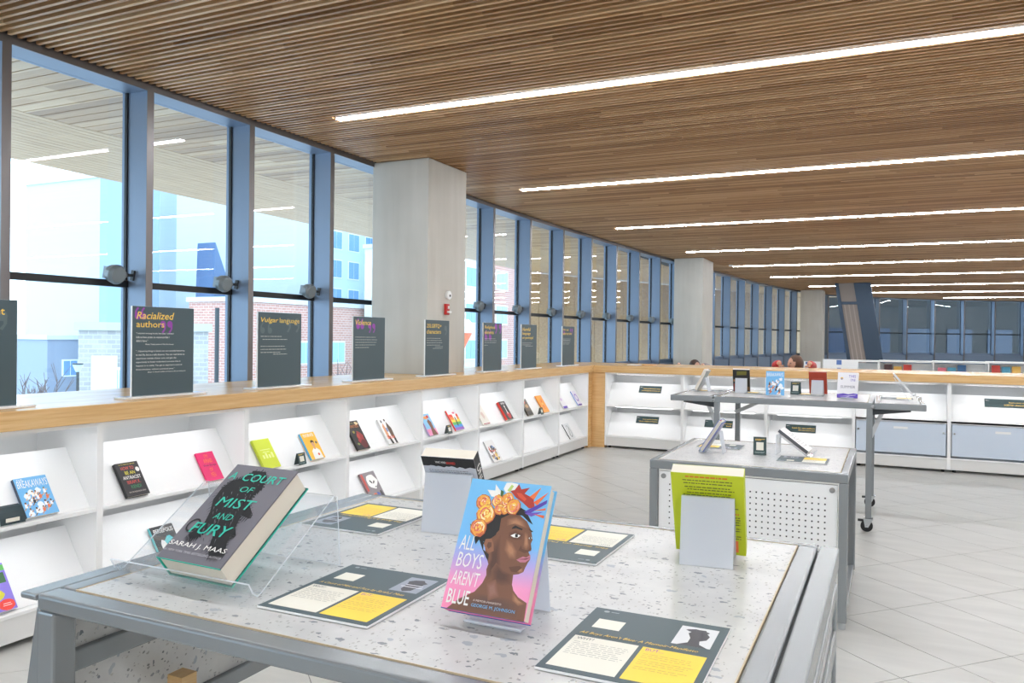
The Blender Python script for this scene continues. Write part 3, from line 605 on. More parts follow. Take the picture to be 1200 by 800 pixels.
# information sheets lying flat
def sheet(label, loc, yaw, w=.222, h=.27, title='', pic=0, z=0, near=True, seed=1):
    t = thing('information_sheet', label, 'sheet', loc, yaw, 'dark information sheets on the tables', 90)
    obj('board', MB().box(-w/2, w/2, -.005, -.0014, -h/2, h/2), M_foam, t)
    f = obj('printed_face', MB().box(-w/2+.0006, w/2-.0006, -.0056, -.005, -h/2+.0006, h/2-.0006), M_slate, t)
    pk = C(150, 158, 172)
    polys = [(M_cream, rect(5, 5, 50, 50)), (M_yel, rect(53, 5, 95, 50)), (pk, rect(68, 62, 94, 92)), (M_cream, rect(10, 66, 30, 81))]
    if pic == 0: polys += [(dk2, disc(81, 80, 9, 7, 14, .25, rnd)), (dk2, [(74, 78), (88, 78), (86, 66), (80, 63), (76, 67)]), (C(220, 222, 226), rect(72, 72, 92, 73.2)), (C(220, 222, 226), rect(74, 76, 90, 77.2))]
    else: polys += [(C(214, 216, 218), rect(68, 62, 94, 92)), (dk2, [(72, 62), (92, 62), (86, 66), (85, 71), (89, 74), (90, 80), (86, 86), (78, 87), (75, 81), (78, 74), (78, 67)]), (dk2, disc(81, 86, 7, 3, 12, .3, rnd))]
    polys += bars([(C(150, 150, 144), 8, v, 47-rnd.uniform(0, 5), .5) for v in (41, 38.5, 36, 33.5, 31, 28.5, 26, 23.5)], seed)+bars([(C(190, 160, 70), 56, v, 91-rnd.uniform(0, 7), .5) for v in (40, 37.5, 35, 31, 28.5, 26, 22, 19.5)], seed+1)
    polys += [(C(150, 160, 164), disc(10.5, 94, 2.2, 1.6)), (C(150, 160, 164), rect(14, 93.6, 20, 94.5))]
    o = art(f, w, h, -.0056, [(m, [(u, v-50) for u, v in p]) for m, p in polys], 'sheet_print') if 0 else art(f, w, h, -.0056, polys, 'sheet_print'); o.location = (0, 0, -h/2)
    if near:
        zz = -h/2
        def tx(s, u0, v0, u1, v1, m, **k): text(f, s, X(u0, w), zz+h*v0/100, X(u1, w), zz+h*v1/100, -.0064, m, **k)
        tx(title, 6, 53, 88, 57.5, M_lemon, shear=.3)
        tx('WHY?', 8, 44.5, 20, 48, C(70, 80, 84)); tx('BUT...', 56, 44.5, 68, 48, M_mag)
    return t
NT = 1.0392
sheet('dark information sheet in front of the clear easel, with a beast picture', (-.847, 1.163, NT), 1, title='A Court of Mist and Fury by Sarah J. Maas', seed=11)
sheet('dark information sheet in front of the lime book, at the right front', (-.33, 1.147, NT), .7, title="All Boys Aren't Blue: A Memoir-Manifesto", pic=1, seed=12)
sheet('dark information sheet by the rear left corner of the near table', (-1.168, 1.655, NT), 180, title='This Book Is a Banned Classic', seed=13)
sheet('dark information sheet behind the portrait hardcover', (-.641, 1.66, NT), 180, title='This Being on This List', pic=1, seed=14)
LT = .8102; TT = 1.0182
sheet('small sheet by the leaning blue book on low table', (-.975, 5.22, LT), -90, near=False, seed=15)
sheet('small sheet under the white book easel, right of low table', (-.44, 4.86, LT), 90, near=False, seed=16)
sheet('sheet on the left leaf of the tall far table', (-1.53, 7.55, TT), -90, near=False, w=.20, h=.25, seed=17)
sheet('sheet between the black book and blue comic on tall table', (-1.06, 7.42, TT), 180, near=False, seed=18)
sheet('sheet beside the small green card on tall table', (-.62, 7.5, TT), 180, near=False, seed=19)
sheet('sheet on the right leaf of the tall far table', (.06, 7.45, TT), 90, near=False, w=.20, h=.25, seed=20)

# ------------------------------------------------------------------ small tent cards
def tent(label, loc, yaw, w=.075, h=.10, lean=18):
    t = thing('tent_card', label, 'card', loc, yaw, 'folded dark green cards')
    d = h*math.tan(R(lean))
    obj('folded_card', MB().sheet([(-d, 0), (0, h*.995), (.003, h*.995), (d, 0)], -w/2, w/2, .0012), [C(40, 62, 62), C(60, 80, 80)], t)
    f = obj('front_face', MB().box(-w/2, w/2, -.0006, 0, 0, h/math.cos(R(lean))*.99), C(38, 64, 64), t); f.location = (0, -d-.0012, .0005); f.rotation_euler = (-R(lean), 0, 0)
    art(f, w, h, -.0006, [(M_cream, rect(22, 28, 78, 74))]+bars([(M_lemon, 14, 90, 86, 3), (M_lemon, 14, 84, 60, 3), (C(150, 170, 168), 12, 16, 88, 2.4), (C(150, 170, 168), 12, 11, 80, 2.4)], 9), 'card_print')
    return t
tent('green tent card in the middle of the low pegboard table', (-.70, 4.99, LT), 8, .075, .105)
tent('green tent card between the blue comic and red book on tall table', (-.755, 7.55, TT), -5, .085, .11, 12)

# ------------------------------------------------------------------ books on the two rear tables
t, cv = book('blue edged hardcover leaning left on the low pegboard table', .14, .215, .026, (-1.015, 4.93, LT+.008), -90, 32, C(70, 104, 190), True, C(84, 120, 200))
obj('jacket_back', MB().box(-.066, .066, 0, .0006, .006, .205), C(176, 170, 196), cv)
obj('ribbon', MB().box(.03, .05, -.02, -.014, .2155, .219), C(214, 60, 60), cv)
easel('white frosted easel behind the blue edged hardcover', (-1.015, 4.93, LT), -90, .10, rest_prof(32, .13, .03, .115), M_frost)
t, cv = book('white sketch covered paperback lying back on a clear easel', .15, .205, .02, (-.43, 5.07, LT+.02), 86, 54, C(238, 238, 238), False, C(96, 98, 102))
art(cv, .15, .205, -.02, [(C(60, 62, 66), [(u, v), (u+rnd.uniform(-20, 20), v+rnd.uniform(-10, 10)), (u+rnd.uniform(-3, 3), v+2)]) for u, v in [(rnd.uniform(15, 85), rnd.uniform(8, 92)) for _ in range(26)]]+bars([(C(150, 150, 150), 14, 20+k*9, 86, 1.2) for k in range(7)], 21))
easel('clear acrylic easel under the white sketch covered paperback', (-.43, 5.07, LT), 86, .15, [(-.04, .03), (-.03, .008), (-.022, .003), (0, .006), (.165, .124), (.172, .122), (.175, 0)])
t, cv = book('pale hardcover leaning on the left leaf of tall table', .14, .21, .028, (-1.60, 7.45, TT+.008), -95, 26, C(226, 222, 226), True, C(110, 92, 130))
obj('jacket_back', MB().box(-.066, .066, 0, .0006, .006, .205), C(186, 190, 180), cv)
easel('white frosted easel behind the pale hardcover on left leaf', (-1.60, 7.45, TT), -95, .10, rest_prof(26, .13, .034, .10), M_frost)
t, cv = book('black paperback with olive title panel, seen from behind on tall table', .15, .215, .026, (-1.23, 7.56, TT+.0075), 184, 20, C(40, 38, 38), False, K_)
backart(cv, .15, .215, [(C(112, 108, 40), [(22, 74), (80, 76), (82, 94), (24, 92)]), (C(150, 60, 50), rect(3, 2, 12, 36)), (C(190, 140, 90), disc(7, 50, 5, 6)), (C(120, 90, 60), rect(82, 5, 98, 22)), (C(70, 70, 72), rect(3, 60, 97, 62))])
easel('frosted easel behind the black paperback on tall table', (-1.23, 7.56, TT), 184, .105, rest_prof(20, .13, .03, .09), M_frost)
def players(w, h, th, cv):
    P = [(C(236, 244, 252), [(rnd.uniform(5, 95), rnd.uniform(3, 97))]*0 or disc(rnd.uniform(10, 90), rnd.uniform(4, 68), 10, 7, 9, .3, rnd)) for _ in range(9)]
    for _ in range(16):
        x, y = rnd.uniform(8, 92), rnd.uniform(12, 62); s_ = rnd.choice([C(198, 140, 104), C(130, 84, 60), C(228, 186, 150)])
        P += [(rnd.choice([W_, C(40, 44, 60), C(230, 120, 80), C(244, 244, 250)]), [(x-4, y-5), (x+4, y-6), (x+5, y+3), (x-3, y+4)]), (s_, disc(x+1, y+6, 3, 2.4, 8)), (s_, [(x+3, y+1), (x+10, y+4), (x+10, y+2), (x+4, y-2)]), (s_, [(x-3, y-5), (x-9, y-11), (x-7, y-12), (x, y-6)]), (K_, disc(x+1, y+7.6, 3, 1.3, 7))]
    art(cv, w, h, -th, P)
sky_b = C(112, 182, 232)
t, cv = book('blue comic with running players, standing on the tall far table', .15, .21, .018, (-.885, 7.16, TT+.0065), 8, 13, sky_b, False, sky_b)
players(.15, .21, .018, cv); text(cv, 'BREAKAWAYS', -.066, .165, .066, .196, -.0188, W_, bold=.02)
easel('frosted easel behind the blue comic on tall table', (-.885, 7.165, TT), 8, .10, rest_prof(13, .12, .024, .07), M_frost)
rd = C(168, 60, 40)
t, cv = book('rust red hardcover seen from behind on the tall far table', .15, .205, .022, (-.57, 7.62, TT+.0075), 174, 17, rd, True, C(120, 40, 30))
backart(cv, .15, .205, bars([(C(206, 120, 100), 20, 70-5*k, 80, 1) for k in range(4)], 31))
easel('frosted easel behind the rust red hardcover', (-.57, 7.62, TT), 174, .10, rest_prof(17, .13, .026, .08), M_frost)
pu = C(96, 72, 180)
t, cv = book('white book with purple lettering and purple base on tall table', .16, .215, .02, (-.31, 7.18, TT+.0065), -6, 12, C(240, 238, 242), False, C(240, 238, 242))
art(cv, .16, .215, -.02, [(pu, [(0, 0), (100, 0), (100, 17), (80, 19), (55, 15), (30, 18), (0, 14)]), (C(230, 226, 244), [(10, 6), (50, 9), (90, 13), (92, 12), (52, 7)]), (C(220, 214, 240), [(40, 2), (70, 12), (72, 11), (44, 2)]), (C(236, 196, 90), disc(20, 76, 7, 5.5)), (C(90, 120, 180), disc(20, 74, 4, 3))])
text(cv, 'THIS', .005, .172, .06, .195, -.0208, pu); text(cv, 'ONE', .02, .142, .058, .162, -.0208, pu); text(cv, 'SUMMER', -.055, .082, .058, .105, -.0208, C(120, 118, 134))
easel('frosted easel behind the white and purple book', (-.31, 7.185, TT), -6, .10, rest_prof(12, .12, .026, .07), M_frost)
t, cv = book('thin white book leaning back on the right leaf of tall table', .15, .22, .012, (.17, 7.22, TT+.05), 92, 40, C(236, 236, 240), False, C(226, 226, 228))
easel('clear easel holding the thin white book on right leaf', (.17, 7.22, TT), 92, .15, [(-.03, .06), (-.02, .045), (0, .047), (.13, .20), (.136, .198), (.02, 0)])

# ------------------------------------------------------------------ books in the left cabinets
UZ, LZ, SX = .590, .172, -3.765
def shelf_book(label, y, w, h, th, cover, spine, hard=False, up=True, polys=(), texts=(), group='books on the upper display shelves'):
    t, cv = book(label, w, h, th, (SX, y, UZ if up else LZ), 90, 33, cover, hard, spine, group=group if up else 'books on the lower display shelves')
    if polys: art(cv, w, h, -th, list(polys))
    for s, u0, v0, u1, v1, m in texts: text(cv, s, X(u0, w), h*v0/100, X(u1, w), h*v1/100, -th-.0007, m, bold=.015)
    return cv
cv = shelf_book('blue comic of running players in the nearest cabinet', 2.55, .165, .21, .02, sky_b, C(60, 70, 90)); players(.165, .21, .02, cv)
text(cv, 'BREAKAWAYS', -.075, .155, .078, .195, -.0208, W_, shear=.2, bold=.02); text(cv, 'THE', -.07, .195, -.04, .204, -.0208, W_)
shelf_book('black book with coloured block lettering', 3.10, .145, .205, .022, C(36, 34, 38), K_, True, texts=(('HOW TO', 18, 78, 74, 88, C(234, 96, 80)), ('BE AN', 28, 64, 72, 74, C(226, 214, 70)), ('ANTIRACIST', 12, 50, 90, 60, W_), ('IBRAM X.', 22, 36, 80, 46, C(226, 80, 74)), ('KENDI', 32, 22, 76, 32, C(46, 134, 84)), ('NEW YORK TIMES BESTSELLING AUTHOR', 14, 10, 88, 14, C(210, 200, 190)), ('A POWERFUL BOOK', 14, 93, 86, 96, C(214, 204, 90))),
    polys=[(W_, disc(88, 76, 9, 7, 14))])
shelf_book('pink book with orange lettering', 3.665, .135, .195, .012, C(230, 44, 112), C(230, 44, 112), texts=(("I'M", 40, 80, 60, 92, C(246, 130, 60)), ('AFRAID', 26, 62, 76, 76, C(246, 130, 60)), ('OF', 42, 32, 60, 44, C(246, 130, 60)), ('MEN', 38, 12, 64, 28, C(246, 130, 60)), ('Vivek Shraya', 14, 48, 88, 57, C(110, 24, 70))))
shelf_book('lime yellow book with faint pale figures', 4.165, .155, .22, .02, C(208, 222, 56), C(200, 214, 60), polys=[(C(230, 240, 150), rect(20+18*k, 34, 32+18*k, 46+6*(k % 2))) for k in range(4)]+bars([(C(230, 240, 150), 20, 62, 80, 3), (C(230, 240, 150), 30, 54, 70, 3)], 41))
tent('small green card beside the lime yellow book', (SX+.032, 4.42, UZ), 90, .08, .08, 15)
shelf_book('yellow book with a boy in a white shirt and blue spine', 4.64, .15, .215, .02, C(246, 190, 60), C(84, 168, 214), polys=[(W_, [(24, 0), (88, 0), (84, 30), (66, 40), (46, 40), (28, 30)]), (C(216, 160, 120), disc(56, 54, 11, 10)), (C(216, 160, 120), rect(50, 36, 62, 48)), (C(60, 44, 36), [(44, 58), (46, 68), (58, 71), (69, 66), (68, 58), (60, 63), (50, 62)]), (C(110, 96, 80), disc(84, 60, 8, 5)), (C(226, 100, 70), disc(66, 16, 7, 5))], texts=(('FELIX EVER AFTER', 14, 84, 88, 95, W_),))
shelf_book('dark fantasy paperback with a red beast in the fourth cabinet', 5.20, .16, .255, .02, C(28, 24, 24), C(20, 18, 18), polys=[(C(150, 36, 36), disc(60, 38, 26, 22, 14, .3, rnd)), (C(96, 24, 28), disc(70, 18, 26, 14, 12, .3, rnd)), (C(180, 60, 50), disc(52, 46, 10, 10, 9, .3, rnd)), (C(150, 140, 60), disc(30, 62, 12, 5, 9, .3, rnd)), (C(130, 140, 70), disc(26, 20, 10, 4, 9, .3, rnd)), (C(214, 196, 150), disc(80, 90, 14, 6, 9, .3, rnd))], texts=(('MONSTRESS', 12, 76, 88, 86, C(206, 120, 60)), ('VOLUME ONE', 10, 90, 56, 94, C(180, 170, 90))))
shelf_book('white book with two standing figures', 5.63, .15, .235, .015, C(240, 240, 240), C(236, 236, 236), polys=[(C(222, 160, 120), [(16, 20), (34, 20), (38, 60), (30, 84), (14, 70)]), (C(50, 46, 50), disc(24, 90, 6, 6)), (K_, [(30, 0), (50, 0), (40, 30), (22, 34)]), (C(96, 76, 60), [(56, 26), (84, 22), (88, 60), (64, 88), (52, 64)]), (C(70, 50, 40), disc(58, 94, 7, 5)), (K_, [(68, 0), (86, 0), (84, 24), (66, 28)]), (C(120, 150, 200), rect(36, 48, 50, 64))], texts=(('SAGA', 10, 20, 80, 32, C(236, 100, 60)),))
shelf_book('small pink and blue portrait paperback', 6.28, .15, .22, .015, C(140, 200, 236), C(200, 160, 210), polys=[(C(240, 150, 190), rect(0, 0, 100, 30)), (C(120, 76, 54), [(34, 0), (92, 0), (80, 30), (84, 60), (66, 76), (44, 64), (50, 34)]), (C(236, 150, 80), disc(46, 82, 20, 8, 12, .2, rnd)), (C(200, 70, 60), disc(72, 86, 14, 7, 10, .3, rnd))])
tent('small green card between the portrait and rainbow books', (SX+.032, 6.50, UZ), 90, .08, .08, 15)
rb = [(230, 70, 60), (240, 140, 60), (244, 214, 70), (90, 180, 90), (70, 150, 220), (150, 100, 190)]
shelf_book('rainbow striped book beside a small green card', 6.765, .165, .22, .018, C(238, 232, 236), C(226, 70, 60), polys=[(C(*rb[5-k]), rect(0, k*13, 100, k*13+13)) for k in range(6)]+[(W_, disc(60, 72, 22, 26, 12, .2, rnd)), (K_, [(44, 20), (54, 20), (62, 60), (52, 66)]), (C(230, 110, 140), disc(64, 84, 16, 5))])
shelf_book('cream book with a red band at its foot', 7.34, .16, .225, .012, C(236, 232, 222), C(236, 232, 222), polys=[(C(170, 40, 80), rect(10, 2, 96, 6)), (C(170, 40, 80), rect(0, 92, 50, 95)), (C(222, 200, 190), disc(56, 46, 18, 18, 12, .3, rnd))])
shelf_book('black book with a red spine', 7.875, .15, .22, .03, C(52, 48, 50), C(214, 60, 50), polys=[(C(206, 50, 50), disc(58, 22, 26, 20, 12, .2, rnd)), (W_, [(50, 30), (62, 30), (58, 70), (52, 66)]), (W_, disc(56, 72, 8, 6))], texts=(('ZENOBIA', 20, 84, 84, 94, W_),))
shelf_book('brown patterned book standing left of the orange book', 8.45, .15, .21, .02, C(90, 80, 66), C(70, 66, 60), polys=[(C(222, 90, 70), disc(40, 82, 24, 10, 9, .3, rnd)), (C(190, 150, 110), disc(56, 56, 24, 12, 9, .3, rnd)), (C(60, 58, 54), rect(10, 0, 90, 26))])
tent('small green card beside the orange book', (SX+.032, 8.69, UZ), 90, .08, .08, 15)
shelf_book('orange book in the far cabinet', 8.93, .165, .23, .015, C(244, 160, 66), C(240, 150, 60), polys=[(C(226, 104, 50), [(30, 20), (36, 18), (72, 80), (64, 82)]), (C(226, 104, 50), [(60, 16), (66, 18), (44, 76), (38, 72)]), (C(250, 200, 110), disc(50, 50, 10, 8))])
shelf_book('white book with a purple foot, near the corner post', 9.56, .15, .215, .012, C(240, 238, 242), C(236, 236, 240), polys=[(pu, rect(10, 0, 100, 14)), (C(220, 200, 230), disc(50, 60, 24, 10))])
shelf_book('white book with a violet ring, last before the corner post', 10.1, .15, .22, .012, C(236, 232, 244), C(110, 150, 220), polys=[(C(150, 110, 200), disc(52, 54, 34, 26, 16)), (C(236, 232, 244), disc(52, 54, 24, 18, 16)), (C(110, 80, 180), rect(8, 0, 92, 10))])
shelf_book('purple comic with green and red creatures, lower left corner', 2.345, .16, .235, .02, C(140, 124, 220), C(140, 124, 220), up=False, polys=[(C(96, 190, 90), rect(0, 84, 100, 96)), (C(230, 60, 70), disc(34, 52, 30, 20, 12, .2, rnd)), (C(60, 110, 70), rect(70, 58, 94, 80)), (C(214, 206, 60), disc(50, 34, 24, 12, 10, .2, rnd)), (C(60, 160, 80), disc(22, 22, 14, 9, 10, .2, rnd)), (C(236, 70, 60), disc(74, 12, 24, 12, 14, .08, rnd)), (W_, disc(54, 42, 5, 3)), (W_, rect(64, 14, 86, 15)), (W_, rect(62, 10, 88, 11))])
shelf_book('teal and black paperback half hidden by the grey hardcover', 3.35, .16, .22, .02, C(40, 44, 48), C(110, 200, 206), up=False, polys=[(C(90, 200, 206), disc(62, 42, 30, 26, 14, .15, rnd)), (W_, disc(34, 40, 14, 20, 10, .1, rnd)), (K_, disc(58, 44, 4, 3)), (C(90, 200, 206), rect(0, 0, 100, 8))], texts=(('PERSEPOLIS', 10, 80, 94, 92, W_),))
shelf_book('grey and red comic low in the fourth cabinet', 5.40, .19, .23, .02, C(140, 132, 136), C(150, 120, 124), up=False, polys=[(C(196, 80, 72), rect(0, 30, 14, 96)), (W_, disc(58, 62, 34, 28, 14, .2, rnd)), (K_, [(40, 66), (52, 54), (56, 58), (46, 70)]), (K_, [(60, 52), (74, 60), (72, 66), (60, 58)]), (K_, [(56, 36), (66, 44), (78, 38), (66, 40)]), (C(226, 100, 60), disc(40, 10, 12, 9)), (C(90, 100, 170), disc(62, 12, 10, 10, 9, .3, rnd)), (C(76, 72, 76), [(74, 0), (98, 0), (88, 24), (78, 22)])])
shelf_book('white comic with a crowded battle scene, low shelf', 7.62, .20, .25, .012, C(232, 230, 228), C(210, 210, 214), up=False, polys=[(rnd.choice([C(90, 120, 160), C(200, 90, 70), C(226, 190, 90), C(70, 66, 66), C(150, 130, 110)]), disc(rnd.uniform(15, 88), rnd.uniform(6, 70), rnd.uniform(5, 13), rnd.uniform(4, 10), 8, .35, rnd)) for _ in range(30)])
shelf_book('pale comic with a grey oval drawing, low in last cabinet', 9.84, .20, .22, .01, C(226, 230, 232), C(90, 92, 96), up=False, polys=[(C(150, 158, 162), disc(52, 48, 28, 40, 18)), (C(226, 230, 232), disc(50, 50, 24, 34, 18)), (C(170, 180, 176), [(30, 20), (40, 18), (70, 70), (64, 76)])])
# curled flyer at the left edge
t = thing('flyer_holder', 'dark green curled card with a pale panel at the left edge', 'card', (SX+.02, 2.39, UZ), 90)
pr = [(-.02+.012*math.sin(k*.5)-.0, .003+.012*k) for k in range(8)]
obj('curled_card', MB().sheet([(-.01, 0), (-.004, .03), (.008, .055), (.03, .075), (.05, .08)], -.06, .06, .0015), [C(30, 52, 58), C(30, 52, 58)], t)
obj('pale_panel', MB().box(-.035, .03, -.0125, -.011, .012, .03), M_cream, t)

# ------------------------------------------------------------------ counter signs
def sign(label, y, w, h, title, polys=(), rows=(), x=-3.87, seed=1, extra=None):
    t = thing('counter_sign', label, 'sign', (x, y, 1.1285), 90, 'dark green signs on the left counter')
    obj('sign_base', MB().box(-w/2-.07, w/2+.07, -.05, .05, 0, .012), M_edge if 0 else mat('white_acrylic', (236, 240, 244), .12), t, bevel=.002)
    obj('foam_core', MB().box(-w/2, w/2, -.006, .006, .012, h), M_foam, t)
    f = obj('sign_face', MB().box(-w/2+.001, w/2-.001, -.0066, -.006, .0125, h-.0005), M_slate, t)
    bl = [(C(206, 208, 200), u0, v, u1, .62) for v, u0, u1 in rows]
    art(f, w, h, -.0066, list(polys)+bars(bl, seed), 'sign_print') if (polys or bl) else None
    for s, u0, v0, u1, v1, m, sh, bo in title: text(f, s, X(u0, w), h*v0/100, X(u1, w), h*v1/100, -.0066-.0008, m, shear=sh, bold=bo)
    return t
def quote(m, u, v, s, down):     # one curly quote mark: round head and curved tail
    k = -1 if down else 1
    pts = disc(u, v, s, s*.82, 10)
    tail = [(u+k*s*-.98, v), (u-k*s*.9, v+k*s*1.2), (u-k*s*.1, v+k*s*2.2), (u+k*s*.5, v+k*s*2.0), (u-k*s*.3, v+k*s*1.2), (u-k*s*.2, v+k*s*.5)]
    if down: tail = [(u+s*.98, v), (u+s*.9, v-s*1.2), (u+s*.1, v-s*2.2), (u-s*.5, v-s*2.0), (u+s*.3, v-s*1.2), (u+s*.2, v-s*.5)]
    return [(m, pts), (m, tail)]
oq = C(88, 104, 108)
LM = M_lemon
SG = [(2.265, 'dark sign reading content, cut by the left edge of the picture'), (3.36, 'dark sign headed Racialized authors'), (4.35, 'dark sign headed Vulgar language'), (5.41, 'dark sign headed Violence'),
      (6.50, 'dark sign about characters, in front of the concrete pillar'), (7.66, 'dark sign headed Religious, just right of the pillar'), (8.62, 'dark sign headed Harmful language'), (9.90, 'dark sign nearest the corner post')]
SW, SH = .44, .525
sign(SG[0][1], 2.265, SW, SH, [('Sexual content', 6, 86, 86, 93, LM, 0, .012), ('books on topics and', 30, 69, 62, 71, W_, 0, 0), ('to make', 40, 65, 54, 67, W_, 0, 0)], quote(oq, 66, 85, 6, True)+quote(oq, 83, 85, 6, True), [])
sign(SG[1][1], 3.36, SW, SH, [('Racialized', 6, 86, 66, 94, LM, .25, .02), ('authors', 6, 77, 50, 84, LM, 0, .01),
     ('"I started writing books because I wanted', 6, 69.2, 65, 71.4, W_, 0, 0), ('kids to have access to resources that I', 6, 65.2, 58, 67.4, W_, 0, 0), ("didn't have.\"", 6, 61.2, 24, 63.4, W_, 0, 0), ("Mariko Tamaki, author of This One Summer", 20, 57.5, 66, 59.2, W_, .2, 0),
     ('"...Upsetting things in books are not actually happening', 6, 49.8, 84, 52, W_, 0, 0), ('in real life, but at a safe distance. You can read about an', 6, 45.8, 84, 48, W_, 0, 0), ('experience outside of your own, and gain the', 6, 41.8, 70, 44, W_, 0, 0),
     ('opportunity to better understand someone who it', 6, 37.8, 77, 40, W_, 0, 0), ('happens to in reality. You get to experience some of', 6, 33.8, 80, 36, W_, 0, 0), ('those emotions, without a personal price."', 6, 29.8, 67, 32, W_, 0, 0), ('Ibram X. Kendi, author of How to Be an Antiracist', 24, 27, 86, 28.6, W_, .2, 0)],
     quote(M_mag, 8, 89, 4.5, False)+quote(M_mag, 17, 89, 4.5, False)+quote(M_mag, 48, 81, 4.6, True)+quote(M_mag, 59, 81, 4.6, True))
sign(SG[2][1], 4.35, SW, SH, [('Vulgar', 6, 85, 45, 93, LM, .22, .02), ('language', 48, 84.5, 95, 93, LM, 0, 0)], quote(oq, 10, 76, 5, False)+quote(oq, 26, 76, 5, False)+quote(oq, 68, 88, 6.5, True)+quote(oq, 89, 88, 6.5, True),
     [(68, 6, 54), (64, 10, 66), (55, 6, 60), (51, 6, 64), (47, 6, 50), (44.5, 34, 66)], seed=2)
sign(SG[3][1], 5.41, SW, SH, [('Violence', 6, 87, 54, 95, LM, .2, .02)], quote(M_mag, 14, 85, 5.5, False)+quote(M_mag, 27, 85, 5.5, False)+quote(M_mag, 50, 86, 5, True)+quote(M_mag, 63, 86, 5, True), [(68, 6, 70), (64, 6, 74), (60, 6, 72), (56, 6, 68), (52, 6, 48)], seed=3)
sign(SG[4][1], 6.50, SW, SH, [('2SLGBTQ+', 5, 85, 66, 93, LM, .2, .02), ('characters', 5, 75.5, 64, 83, LM, 0, .01)], quote(oq, 84, 86, 6, True), [(67, 6, 62), (63, 6, 68), (59, 6, 70), (55, 6, 62), (52, 40, 72), (49, 30, 72)], seed=4)
sign(SG[5][1], 7.66, SW, SH, [('Religious', 6, 86, 62, 94, LM, .2, .02), ('elements', 6, 77, 54, 84, LM, 0, .01)], quote(M_mag, 14, 70, 7, False)+quote(M_mag, 36, 70, 7, False)+quote(M_mag, 66, 93, 7, True)+quote(M_mag, 90, 93, 7, True), [(67, 6, 64), (63, 6, 72), (59, 6, 70), (54, 6, 24)], seed=5)
sign(SG[6][1], 8.62, SW, SH, [('Harmful', 6, 85, 58, 93, LM, .2, .02), ('language', 6, 75, 58, 83, LM, 0, .01), ('or portrayal', 6, 65.5, 76, 73.5, LM, 0, .01)], (), [(58, 6, 70), (54, 6, 60), (51, 26, 74)], seed=6)
sign(SG[7][1], 9.90, SW, SH, [('Not age', 6, 88, 50, 94, LM, 0, .01), ('appropriate', 4, 77, 76, 85, LM, .1, .02)], quote(M_mag, 66, 91, 5, True)+quote(M_mag, 80, 91, 5, True)+quote(M_mag, 14, 83, 5, False), [(68, 6, 68), (65, 6, 66), (62, 6, 66), (58, 6, 60), (55, 6, 54)], seed=7)

# green placards in the rear cabinets
def placard(label, x, z, l1, l2, w=.31, h=.105):
    y0 = .05+math.tan(R(33))*(z-(.585 if z > .5 else .168))
    t = thing('green_placard', label, 'sign', (x, 10.45+y0-.004, z), 0, 'green placards in the rear cabinets', 33)
    obj('placard_board', MB().box(-w/2, w/2, -.006, 0, 0, h), C(32, 62, 64), t)
    text(t, 'quiet...', -w/2+.01, h*.72, -w/2+.05, h*.84, -.0065, W_); text(t, l1, -w/2+.06, h*.46, w/2-.012, h*.66, -.0065, LM, bold=.01, right=True, keep=True); text(t, l2, -w/2+.04, h*.16, w/2-.012, h*.36, -.0065, LM, bold=.01, right=True, keep=True)
placard('green placard about looking up information, upper left rear cabinet', -2.945, .765, 'Look up information about', 'something that interests you')
placard('green placard about the charter of rights, below the information one', -2.98, .345, 'Look up the Canadian', 'Charter of Rights and Freedoms')
placard('green placard behind the left legs of the tall table', -2.02, .345, 'Look up a recommended', 'book', .36)
placard('green placard partly hidden by the white sketched book', -1.0, .345, 'Look for two authors', 'who are new to you', .36)
placard('green placard in the cabinet at the right edge of the picture', 1.21, .765, 'Read a story with', 'LGBTQ+ characters', .42)

